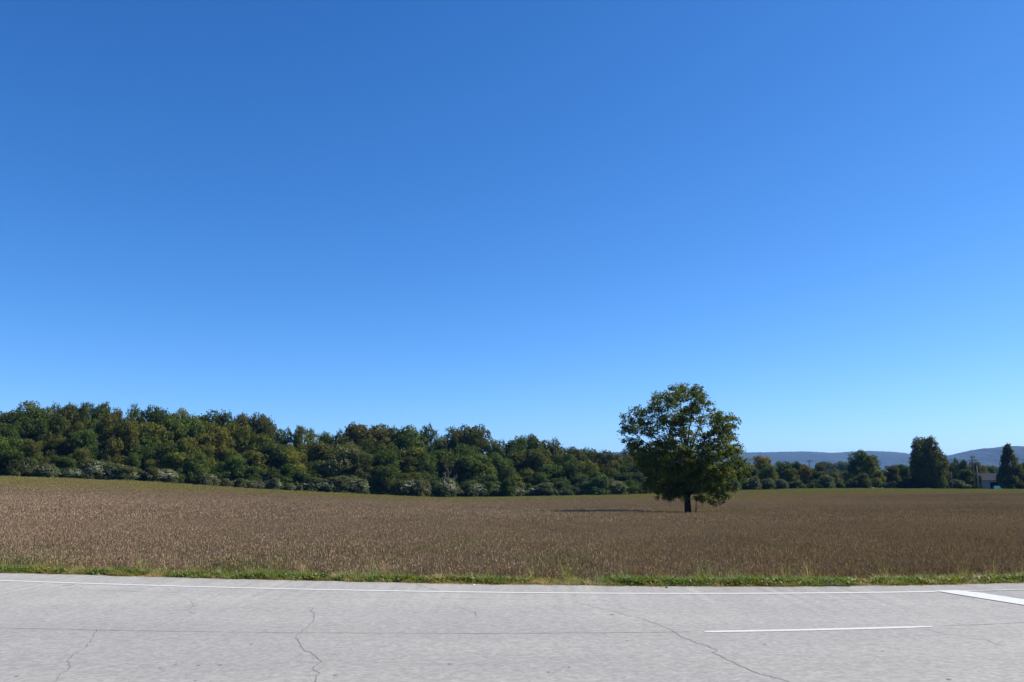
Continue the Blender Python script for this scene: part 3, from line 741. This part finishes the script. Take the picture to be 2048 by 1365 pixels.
def lone_leaves():
    Cs, Ns, Rn = [], [], []
    for L in lobes3:
        c = np.array(L[:3]); r = np.array(L[3:6]); k_ = max(3, int(9.6 * (r[0] * r[1] + r[1] * r[2] + r[0] * r[2])))
        d = rand_unit(k_, g); rad = .35 + .65 * g.random(k_) ** .55; cc = c + d * r * rad[:, None]
        per = 24; cl = g.random(k_)
        off = g.normal(size=(k_ * per, 3)) * np.array([.17, .17, .12]); off[:, 2] -= .25 * (off[:, 0] ** 2 + off[:, 1] ** 2)
        Cs.append(np.repeat(cc, per, 0) + off)
        Ns.append(np.repeat(d, per, 0) * .35 + np.array([0, 0, .6]) + rand_unit(k_ * per, g) * .75)
        Rn.append(np.clip(np.repeat(cl, per) * .5 + g.random(k_ * per) * .5, 0, 1))
    return np.concatenate(Cs), np.concatenate(Ns), np.concatenate(Rn)
c, n_, rn = lone_leaves()
me = leaf_mesh('crown', c, n_, .235 * (.7 + .6 * g.random(len(c))), M_LEAF, g, .5, rn)
cr = link('crown', me, lone); cr.color = (.078, .100, .017, 1)
mb = MB()
mb.tube([(0, 0, -.3), (0, 0, .0), (.01, 0, .35), (.0, 0, 1.0), (-.02, 0, 1.8), (.02, .03, 2.8), (.0, 0, 4.2), (-.1, 0, 5.6), (.0, 0, 7.2), (.1, 0, 9.0)], [.52, .46, .36, .33, .31, .30, .26, .20, .13, .06], 14)
mb.build('trunk', M_BARK, lone, smooth=True)
def limb(p0, p1, r0, sag=.5, name='limb', twigs=10):
    p0 = Vector(p0); p1 = Vector(p1); mb = MB(); pts = []; m = 6
    for i in range(m + 1):
        t = i / m; p = p0.lerp(p1, t); p.z += math.sin(t * math.pi) * sag * .3 - (1 - t) * t * sag
        p += Vector((noise.noise(p * .9), noise.noise(p * .9 + Vector((9, 0, 0))), noise.noise(p * .9 + Vector((0, 9, 0))))) * .18 * math.sin(t * math.pi)
        pts.append(p)
    mb.tube(pts, [r0 * (1 - .8 * i / m) for i in range(m + 1)], 7)
    for k_ in range(twigs):
        i = 2 + int(g.random() * (m - 2)); b = pts[i]; d = Vector(rand_unit(1, g)[0]); d.z = abs(d.z) * .6 + .2; L = .7 + 1.1 * g.random()
        q = b + d * L * .5 + Vector((0, 0, .05)); e_ = b + d * L
        mb.tube([b, q, e_], [r0 * .28, r0 * .18, r0 * .06], 5)
    mb.build(name, M_BARK, lone, smooth=True)
for (x, y, yd, zs, r0) in [(300, 360, .5, 4.2, .13), (230, 470, -1, 3.6, .12), (420, 700, -2.2, 2.8, .10), (480, 260, 1, 5.2, .12), (650, 220, -.5, 6.0, .12), (800, 240, .6, 6.2, .11), (840, 330, -1.2, 5.2, .12), (950, 420, .2, 4.6, .14),
                           (1050, 460, 1.5, 4.2, .12), (1080, 620, -.8, 3.6, .13), (1100, 780, .5, 2.9, .11), (960, 880, -2.0, 2.3, .09), (880, 720, -3.2, 3.0, .11), (560, 560, 3.0, 3.4, .12), (600, 480, -3, 3.8, .12), (420, 850, 1.6, 2.5, .09),
                           (700, 420, 2.4, 5.0, .10), (540, 880, -2.6, 2.4, .08), (330, 600, 1.8, 3.2, .11)]:
    X, Z = lz(x, y); limb((0, 0, zs), (X, yd, Z), r0)
mb = MB()
for dx, lean, h in ((.62, .35, 1.9), (.78, .1, 1.5), (.55, .5, 1.2)):
    mb.tube([(dx, -.1, -.1), (dx + lean * .4, -.12, h * .6), (dx + lean, -.1, h)], [.035, .025, .012], 5)
mb.build('sucker_shoot', M_BARK, lone)

# ------------------------------------------------------------------ poles, shed, car on the far right
def pole(px, top, rng, mat, label, arms=(), r=.16, parts=True):
    b = at_range(px, 965, rng); z = hz(b[0], b[1]); h = at_range(px, top, rng)[2] - z
    o = empty('utility_pole', (b[0], b[1], z), .12)
    mb = MB(); mb.tube([(0, 0, -.3), (0, 0, h * .5), (0, 0, h)], [r, r * .85, r * .65], 10); mb.build('pole', mat, o, smooth=True)
    for za, wa in arms:
        mb = MB(); mb.box((0, -.14, h - za), (wa, .12, .16)); mb.tube([(-wa * .3, -.16, h - za), (0, -.12, h - za - .7)], [.03, .03], 5); mb.tube([(wa * .3, -.16, h - za), (0, -.12, h - za - .7)], [.03, .03], 5)
        ca = mb.build('crossarm', mat, o)
        for q in (-.45, -.22, .22, .45):
            mb = MB(); mb.tube([(wa * q, -.14, h - za + .08), (wa * q, -.14, h - za + .2), (wa * q, -.14, h - za + .3)], [.03, .07, .04], 6); mb.build('insulator', M_POLE_PALE, ca)
    tag(o, label, 'utility pole')
pole(1949, 911, 262, M_POLE, 'dark utility pole with two crossarms left of the grey shed', ((.55, 1.5), (1.35, 2.4)))
pole(1956, 932, 266, M_POLE_PALE, 'thick pale grey pole beside the two-armed utility pole', r=.22)
pole(1621, 919.5, 275, M_POLE, 'small dark pole top with one crossarm above the autumn trees', ((.5, 1.9),))
pole(1904, 944, 262, M_POLE_PALE, 'thin pale post between the twin-topped tree and the utility poles', r=.09)

M_WALL = plain('pale_shed_cladding', (.50, .46, .47), .8, .2, var=.05); M_ROOF = plain('grey_sheet_roof', (.05, .055, .068), .95, .05, var=.06); M_DOORWAY_SHADE = plain('doorway_shade', (.015, .015, .017), .9, .1)
def shed(px, rng, w, d, wall_h, ridge_h, label, wall_mat, shaded_doorway=None, name='shed'):
    b = at_range(px, 965, rng); z = hz(b[0], b[1]); o = empty(name, (b[0], b[1], z), -math.atan2(b[0], b[1]) + .03)
    hw = w / 2; hd = d / 2; T = .15
    mb = MB()
    if shaded_doorway:
        a0, a1, dh = shaded_doorway
        mb.box(((-hw + a0) / 2, -hd, wall_h / 2 - .2), (a0 + hw, T, wall_h + .4)); mb.box(((a1 + hw) / 2, -hd, wall_h / 2 - .2), (hw - a1, T, wall_h + .4)); mb.box(((a0 + a1) / 2, -hd, (wall_h + dh) / 2), (a1 - a0, T, wall_h - dh))
    else: mb.box((0, -hd, wall_h / 2 - .2), (w, T, wall_h + .4))
    mb.box((0, hd, wall_h / 2 - .2), (w, T, wall_h + .4))
    for s in (-1, 1):
        x = s * (hw - T / 2)
        for xx in (x - T / 2, x + T / 2): mb.poly([(xx, -hd + T / 2, -.4), (xx, hd - T / 2, -.4), (xx, hd - T / 2, wall_h), (xx, 0, ridge_h - .1), (xx, -hd + T / 2, wall_h)])
    mb.build('wall', wall_mat, o)
    for s in (-1, 1):
        mb = MB(); e_ = .35; y1 = s * (hd + e_); z1 = wall_h - (ridge_h - wall_h) / hd * e_ + .12
        q = [(-hw - e_, 0), (hw + e_, 0)]
        top = [(-hw - e_, 0, ridge_h + .06), (hw + e_, 0, ridge_h + .06), (hw + e_, y1, z1 + .06), (-hw - e_, y1, z1 + .06)]; bot = [(x, y, z_ - .12) for x, y, z_ in top]
        mb.poly(top); mb.poly(bot[::-1])
        for i in range(4): mb.poly([top[i], bot[i], bot[(i + 1) % 4], top[(i + 1) % 4]])
        mb.build('roof_slope', M_ROOF, o)
    if shaded_doorway:
        a0, a1, dh = shaded_doorway
        mb = MB(); mb.box(((a0 + a1) / 2, -hd + .45, dh / 2), (a1 - a0, .06, dh)); mb.build('shaded_doorway', M_DOORWAY_SHADE, o)  # near-black sheet set back in the open doorway, coloured as the shade inside
        mb = MB(); mb.box((a0 - .06, -hd - .10, dh / 2), (.12, .06, dh)); mb.box((a1 + .06, -hd - .10, dh / 2), (.12, .06, dh)); mb.box(((a0 + a1) / 2, -hd - .10, dh + .06), (a1 - a0 + .24, .06, .12)); mb.build('door_frame', wall_mat, o)
    tag(o, label, 'shed')
    return o
shed(1990, 286, 8.0, 7.0, 2.9, 4.9, 'pale grey shed with dark doorway left of the pointed conical tree', M_WALL, (-1.4, 1.4, 2.35))
shed(2050, 280, 4.6, 4, 2.3, 3.0, 'small blue-grey outbuilding cut off by the right edge of the photo', plain('blue_grey_cladding', (.16, .20, .24), .8, .2))

M_TEAL = plain('teal_car_paint', (.02, .13, .12), .3, .5, var=.02); M_WHITE = plain('white_car_paint', (.7, .72, .72), .35, .5, var=.02); M_GLASS = plain('dark_car_glass', (.02, .03, .035), .1, .6, var=.02); M_TYRE = plain('tyre', (.02, .02, .02), .8, .2)
def car(px, rng, label):
    b = at_range(px, 965, rng); z = hz(b[0], b[1]); o = empty('parked_car', (b[0], b[1], z), -math.atan2(b[0], b[1]) - math.pi / 2 + .15)
    prof = [(-2.1, .35), (-2.15, .75), (-1.95, .95), (-1.3, 1.02), (-.75, 1.42), (.55, 1.45), (1.25, 1.0), (1.95, .92), (2.15, .7), (2.12, .35)]
    def extr(name, pr, half, mat, x0=0):
        mb = MB(); L_ = [(x, -half, z_) for x, z_ in pr]; R_ = [(x, half, z_) for x, z_ in pr]; mb.poly(L_); mb.poly(R_[::-1])
        for i in range(len(pr)): j = (i + 1) % len(pr); mb.poly([L_[i], R_[i], R_[j], L_[j]])
        return mb.build(name, mat, o)
    extr('body', [(x, min(z_, 1.0)) for x, z_ in prof if z_ < 1.1] , .86, M_TEAL)
    mb = MB(); mb.box((2.16, 0, .52), (.12, 1.74, .36)); mb.build('front_bumper', M_WHITE, o)
    extr('roof', [(-1.3, 1.0), (-.75, 1.42), (.55, 1.45), (1.25, 1.0)], .72, M_TEAL)
    extr('side_window', [(-1.1, 1.02), (-.7, 1.34), (.5, 1.36), (1.0, 1.02)], .735, M_GLASS)
    for x in (-1.35, 1.35):
        for s in (-1, 1):
            mb = MB(); mb.tube([(x, s * .70, .33), (x, s * .90, .33)], [.33, .33], 14); w_ = mb.build('wheel', M_TYRE, o)
            mb = MB(); mb.tube([(x, s * .89, .33), (x, s * .912, .33)], [.2, .2], 10); mb.build('rim', M_POLE_PALE, w_)
    for s in (-1, 1):
        mb = MB(); mb.box((2.15, s * .62, .80), (.06, .3, .14)); mb.build('headlight', M_WHITE, o)
    tag(o, label, 'car')
car(1992, 272, 'dark teal car with pale front bumper parked before the pale grey shed')

# ------------------------------------------------------------------ crop: dry soybeans (nobody could count them)
def variants(name, mats):
    col = bpy.data.collections.new(name)
    for m_ in mats:
        o = bpy.data.objects.new(m_.name, m_); col.objects.link(o)
    return col
def crop_patch(name, size, n_pl, hgt, stem_w, pods, pod_l, pod_w, seed):
    g = np.random.default_rng(seed); V, Fc, Rn = [], [], []
    x = (g.random(n_pl) - .5) * size; y = (g.random(n_pl) - .5) * size
    vb = 0; V = []; Rn = []
    pr = g.random(n_pl)
    for i in range(n_pl):
        h = hgt * (.72 + .34 * g.random()); lx, ly = g.normal(size=2) * .06; th = g.random() * 3.14
        tx, ty = lx, ly
        for t_ in (th, th + 1.57):
            cx, sy = math.cos(t_) * stem_w / 2, math.sin(t_) * stem_w / 2
            V += [(x[i] - cx, y[i] - sy, 0), (x[i] + cx, y[i] + sy, 0), (x[i] + tx + cx * .4, y[i] + ty + sy * .4, h), (x[i] + tx - cx * .4, y[i] + ty - sy * .4, h)]; Rn.append(.25 + .5 * pr[i])
        for k_ in range(pods):
            t = .30 + .68 * g.random() ; a_ = g.random() * 6.28; o_ = .035 + .05 * g.random(); l = pod_l * (.6 + .8 * g.random())
            px_, py_, pz_ = x[i] + tx * t + math.cos(a_) * o_, y[i] + ty * t + math.sin(a_) * o_, h * t
            dz = (.95 if g.random() < .85 else -.5); b_ = a_ + 1.57 + g.normal() * .6; wx, wy = math.cos(b_) * pod_w / 2, math.sin(b_) * pod_w / 2
            ex, ey, ez = math.cos(a_) * l * .22, math.sin(a_) * l * .22, dz * l
            V += [(px_ - wx, py_ - wy, pz_), (px_ + wx, py_ + wy, pz_), (px_ + ex + wx * .5, py_ + ey + wy * .5, pz_ + ez), (px_ + ex - wx * .5, py_ + ey - wy * .5, pz_ + ez)]
            Rn.append(min(1, .8 * g.random() ** 1.2 + .25 * pr[i]))
    V = np.array(V); return mesh_np(name, V, np.arange(len(V)).reshape(-1, 4), M_CROP, Rn)
NEAR = variants('near_crop', [crop_patch('near_%d' % i, 1.0, 66, .70, .015, 14, .045, .016, 60 + i) for i in range(4)])
FARC = variants('far_crop', [crop_patch('far_%d' % i, 2.6, 230, .72, .026, 10, .085, .035, 80 + i) for i in range(4)])

def scatter_nodes(name, col):
    ng = bpy.data.node_groups.new(name, 'GeometryNodeTree')
    ng.interface.new_socket('Geometry', in_out='INPUT', socket_type='NodeSocketGeometry'); ng.interface.new_socket('Geometry', in_out='OUTPUT', socket_type='NodeSocketGeometry')
    nn = ng.nodes; ln = ng.links; i_ = nn.new('NodeGroupInput'); o_ = nn.new('NodeGroupOutput')
    ci = nn.new('GeometryNodeCollectionInfo'); ci.inputs['Collection'].default_value = col; ci.inputs['Separate Children'].default_value = True; ci.inputs['Reset Children'].default_value = True
    ip = nn.new('GeometryNodeInstanceOnPoints'); ip.inputs['Pick Instance'].default_value = True
    def at(nm, ty):
        q = nn.new('GeometryNodeInputNamedAttribute'); q.data_type = ty; q.inputs['Name'].default_value = nm; return q.outputs['Attribute']
    ln.new(i_.outputs[0], ip.inputs['Points']); ln.new(ci.outputs[0], ip.inputs['Instance']); ln.new(at('idx', 'INT'), ip.inputs['Instance Index'])
    er = nn.new('FunctionNodeEulerToRotation'); ln.new(at('rot', 'FLOAT_VECTOR'), er.inputs[0]); ln.new(er.outputs[0], ip.inputs['Rotation']); ln.new(at('scl', 'FLOAT_VECTOR'), ip.inputs['Scale'])
    ln.new(ip.outputs[0], o_.inputs[0]); return ng
def scatter(name, P, rz, scl, idx, tint, col, **tg):
    me = bpy.data.meshes.new(name); me.vertices.add(len(P)); me.vertices.foreach_set('co', np.asarray(P, np.float32).ravel())
    n = len(P); rot = np.zeros((n, 3), np.float32); rot[:, 2] = rz
    for nm, ty, dt, key in (('rot', 'FLOAT_VECTOR', rot, 'vector'), ('scl', 'FLOAT_VECTOR', np.asarray(scl, np.float32), 'vector'), ('idx', 'INT', np.asarray(idx, np.int32), 'value')):
        a_ = me.attributes.new(nm, ty, 'POINT'); a_.data.foreach_set(key, np.ascontiguousarray(dt).ravel())
    a_ = me.attributes.new('tint', 'FLOAT_COLOR', 'POINT'); a_.data.foreach_set('color', np.c_[tint, np.ones(n)].astype(np.float32).ravel())
    o = link(name, me); md = o.modifiers.new('scatter', 'NODES'); md.node_group = scatter_nodes(name + '_nodes', col); tag(o, **tg); return o

def nz(x, y, s, seed=0.0): return np.array([noise.noise(Vector((a_ * s, b_ * s, seed))) for a_, b_ in zip(x, y)])
def crop_tint(x, y):
    base = np.array([.287, .203, .143]); out = np.repeat(base[None], len(x), 0)
    n1 = nz(x, y, .035, 1); n2 = nz(x, y, .25, 2); n3 = nz(x, y, 1.1, 3)
    out *= (1 + .16 * n1 + .12 * n2 + .10 * n3)[:, None]
    rus = smooth01((x / np.maximum(y, 1) + .1) * 1.6)[:, None]
    out = out * (1 - rus * np.array([.17, .22, .22]))                                   # redder, duller stand to the right
    t = np.hypot(x, y) / edge_range(x, y)
    yl = smooth01((t - .58 + .12 * n1) / .30)                                        # late-ripening yellow-green strip along the far edge
    yl = yl * (.7 + .3 * smooth01(n2 + .6))
    out = out * (1 - yl[:, None]) + yl[:, None] * np.array([.250, .200, .078])
    gr = smooth01((t - .86) / .08)[:, None] * (.45 + .35 * rus)
    out = out * (1 - gr) + gr * np.array([.22, .225, .06])
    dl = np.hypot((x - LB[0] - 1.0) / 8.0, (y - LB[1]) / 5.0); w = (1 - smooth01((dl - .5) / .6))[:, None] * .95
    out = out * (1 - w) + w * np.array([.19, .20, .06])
    wd = smooth01((nz(x, y, .45, 7) - .18) / .25) * smooth01((34 - y) / 14) * smooth01((-x / np.maximum(y, 1) + .45) / .5)   # weedy green patches near the road, mostly left
    out = out * (1 - .55 * wd[:, None]) + .55 * wd[:, None] * np.array([.17, .19, .06])
    return out
def field_points(step, y0f, r1, half_deg, jitter):
    xs_ = np.arange(-r1 * 1.0, r1 * 1.0, step); ys_ = np.arange(14, r1, step); X, Y = np.meshgrid(xs_, ys_); X = X.ravel(); Y = Y.ravel()
    X = X + (R.random(len(X)) - .5) * jitter; Y = Y + (R.random(len(Y)) - .5) * jitter
    r = np.hypot(X, Y); al = np.degrees(np.arctan2(X, Y)); k = (np.abs(al) < half_deg) | ((Y < 40) & (np.abs(X) < 34))
    k &= (Y - edge_y(X) > 1.15) & (r < edge_range(X, Y) - .8) & (r < r1)
    return X[k], Y[k], r[k]
X, Y, r = field_points(.82, 0, 52, 37, .35)
Z = height(X, Y); s = 1 + .08 * R.normal(size=len(X)); sd = Y - edge_y(X); hs = s * (.72 + .28 * smooth01((sd - 1.1) / 1.8))
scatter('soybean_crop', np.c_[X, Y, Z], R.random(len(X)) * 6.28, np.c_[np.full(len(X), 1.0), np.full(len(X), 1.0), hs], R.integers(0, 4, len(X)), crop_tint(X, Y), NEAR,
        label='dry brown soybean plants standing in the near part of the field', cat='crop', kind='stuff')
X, Y, r = field_points(2.0, 0, 300, 36, .8)
k = r > 50; X, Y = X[k], Y[k]
dl = np.hypot((X - LB[0]) / 6.5, (Y - LB[1]) / 4.5)
hs = (1 + .06 * R.normal(size=len(X))) * (1 - .55 * (1 - smooth01((dl - .45) / .7)))
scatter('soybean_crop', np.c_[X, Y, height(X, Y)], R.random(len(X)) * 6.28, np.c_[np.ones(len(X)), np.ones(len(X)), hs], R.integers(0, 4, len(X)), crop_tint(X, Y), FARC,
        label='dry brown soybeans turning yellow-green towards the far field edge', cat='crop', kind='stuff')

# ------------------------------------------------------------------ verge
def tuft(name, n, rad, h, w, droop, seed, leafy=0):
    g = np.random.default_rng(seed); V, Rn = [], []
    for i in range(n):
        a_ = g.random() * 6.28; q = rad * math.sqrt(g.random()); x, y = q * math.cos(a_), q * math.sin(a_); b_ = a_ + g.normal() * .9; L = h * (.5 + .7 * g.random()); lean = droop * (.3 + g.random())
        t_ = b_ + 1.57 + g.normal() * .5; ww = w * (.6 + .8 * g.random()); r_ = g.random()
        for k_ in range(2):
            t0, t1 = k_ / 2, (k_ + 1) / 2; p = [(x + math.cos(b_) * lean * t ** 2, y + math.sin(b_) * lean * t ** 2, L * (t - .35 * lean / max(h, .01) * t ** 3 * .4)) for t in (t0, t1)]; wv = [ww * (1 - t0 * .7), ww * (1 - t1 * .8)]
            cx, sy = math.cos(t_), math.sin(t_)
            V += [(p[0][0] - cx * wv[0] / 2, p[0][1] - sy * wv[0] / 2, p[0][2]), (p[0][0] + cx * wv[0] / 2, p[0][1] + sy * wv[0] / 2, p[0][2]), (p[1][0] + cx * wv[1] / 2, p[1][1] + sy * wv[1] / 2, p[1][2]), (p[1][0] - cx * wv[1] / 2, p[1][1] - sy * wv[1] / 2, p[1][2])]; Rn.append(r_)
    if leafy:
        c = rand_unit(leafy, g) * (g.random(leafy) ** .4)[:, None] * np.array([rad * 1.3, rad * 1.3, h * .55]); c[:, 2] = np.abs(c[:, 2]) + .03; nn = rand_unit(leafy, g) * .7 + np.array([0, 0, .8])
        nn /= np.linalg.norm(nn, axis=1)[:, None]; t = np.cross(nn, rand_unit(leafy, g)); t /= np.linalg.norm(t, axis=1)[:, None]; b = np.cross(nn, t); s_ = (.035 + .03 * g.random(leafy))[:, None] * .5
        V += [tuple(q) for q in np.stack([c - t * s_, c + b * s_ * .6, c + t * s_, c - b * s_ * .6], 1).reshape(-1, 3)]; Rn += list(g.random(leafy))
    V = np.array(V); return mesh_np(name, V, np.arange(len(V)).reshape(-1, 4), M_GRASS, Rn)
TUFTS = variants('verge_tufts', [tuft('a_grass_%d' % i, 90, .13, .20, .009, .12, 200 + i) for i in range(3)] + [tuft('b_weed_%d' % i, 26, .12, .17, .012, .12, 220 + i, leafy=170) for i in range(3)]
                + [tuft('c_tall_%d' % i, 34, .10, .62, .007, .16, 240 + i) for i in range(2)])
pts = []
def verge(n, s0, s1, idxs, tone, hs, dens):
    x = R.uniform(-26, 26, n); s = R.uniform(s0, s1, n); keep = R.random(n) < dens(x, s); x, s = x[keep], s[keep]; y = edge_y(x) + s
    for a_, b_, z in zip(x, y, height(x, y)):
        sc1 = hs * random.uniform(.7, 1.35); c_ = np.array(random.choice(tone)) * random.uniform(.8, 1.2)
        pts.append(((a_, b_, z - .01), (1.1, 1.1, sc1), random.choice(idxs), c_))
G1 = [(.105, .150, .032), (.125, .168, .038), (.085, .128, .028), (.155, .165, .052)]; G2 = [(.17, .175, .06), (.13, .16, .045), (.22, .19, .09)]; G3 = [(.30, .24, .14), (.26, .2, .12), (.24, .22, .1)]
def clump(x, s):
    c_ = nz(x, np.zeros(len(x)), .55, 11); right = smooth01((x + 4) / 9)
    return np.clip(.22 + .46 * right + 1.7 * c_, .03, 1)
verge(2400, .12, .50, [3, 4, 5, 3, 4, 0], G1, .78, clump)
verge(1300, .04, .2, [0, 1, 2], G2 + G3, .34, lambda x, s: .25 + .75 * clump(x, s))
verge(1900, .35, 1.0, [0, 1, 2, 3], G1[:2] + G2 + G3[:1], .62, lambda x, s: np.clip(.35 + .5 * clump(x, s), .2, .9))
verge(1500, .8, 1.7, [0, 1, 2, 6], G3 + G2[:2], .55, lambda x, s: .75 + 0 * x)
verge(420, 1.2, 5.0, [0, 1, 3, 6], G2, .85, lambda x, s: np.clip(.4 - x / 18, .05, 1))
scatter('verge_grass', [p_[0] for p_ in pts], R.random(len(pts)) * 6.28, [p_[1] for p_ in pts], [p_[2] for p_ in pts], np.array([p_[3] for p_ in pts]), TUFTS,
        label='bright green grass and weeds along the road edge', cat='grass', kind='stuff')

# ------------------------------------------------------------------ small things on the shoulder
c0, c1 = on_plane(1648, 1173), on_plane(1701, 1174.3)
o = empty('rod', ((c0[0] + c1[0]) / 2, (c0[1] + c1[1]) / 2, .0)); hl = np.linalg.norm(c1 - c0) / 2; an = math.atan2(c1[1] - c0[1], c1[0] - c0[0]); o.rotation_euler[2] = an
mb = MB(); mb.tube([(-hl, 0, .014), (0, .004, .016), (hl, 0, .014)], [.008, .009, .008], 8); mb.build('shaft', plain('dark_grey_rod', (.05, .045, .04), .8, .2), o)
tag(o, 'thin dark grey stick lying on the road shoulder at the right', 'stick')
def pebble(px, py, s, mat, name, label, cat, flat=.6):
    c_ = on_plane(px, py); me = MB(); g = np.random.default_rng(int(px)); n1, n2 = 5, 8
    for i in range(n1 + 1):
        for j in range(n2):
            ph = math.pi * i / n1; th = 2 * math.pi * j / n2; k_ = s * (.8 + .3 * g.random())
            me.v.append((k_ * math.sin(ph) * math.cos(th), k_ * math.sin(ph) * math.sin(th) * .8, s * flat * (1 + math.cos(ph)) * .95))
    for i in range(n1):
        for j in range(n2): me.f.append((i * n2 + j, i * n2 + (j + 1) % n2, (i + 1) * n2 + (j + 1) % n2, (i + 1) * n2 + j))
    tag(me.build(name, mat, None, (c_[0], c_[1], 0)), label, cat)
M_STONE = plain('dark_stone', (.05, .05, .05), .8, .2); M_LITTER = plain('white_litter', (.75, .75, .75), .6, .3)
pebble(1333, 1176.5, .022, M_STONE, 'stone', 'small dark stone lying on the shoulder below the lone tree', 'stone')
pebble(197, 1150, .028, M_LITTER, 'litter', 'small white scrap of litter at the verge on the left', 'litter', .3)
pebble(947, 1170.5, .028, M_LITTER, 'litter', 'small white scrap of litter at the verge near the middle', 'litter', .3)

# ------------------------------------------------------------------ the air
mb = MB(); mb.box((0, 4500, 160), (25500, 17500, 342))
M_HAZE = bpy.data.materials.new('haze'); M_HAZE.use_nodes = True; nt = M_HAZE.node_tree
nt.nodes.remove(nt.nodes['Principled BSDF']); pv = nt.nodes.new('ShaderNodeVolumePrincipled')
pv.inputs['Color'].default_value = (.12, .41, 1.0, 1); pv.inputs['Density'].default_value = 6.6e-5; pv.inputs['Anisotropy'].default_value = .0
nt.links.new(pv.outputs[0], nt.nodes['Material Output'].inputs['Volume'])
tag(mb.build('haze', M_HAZE), kind='stuff', label='thin blue air over the whole landscape')
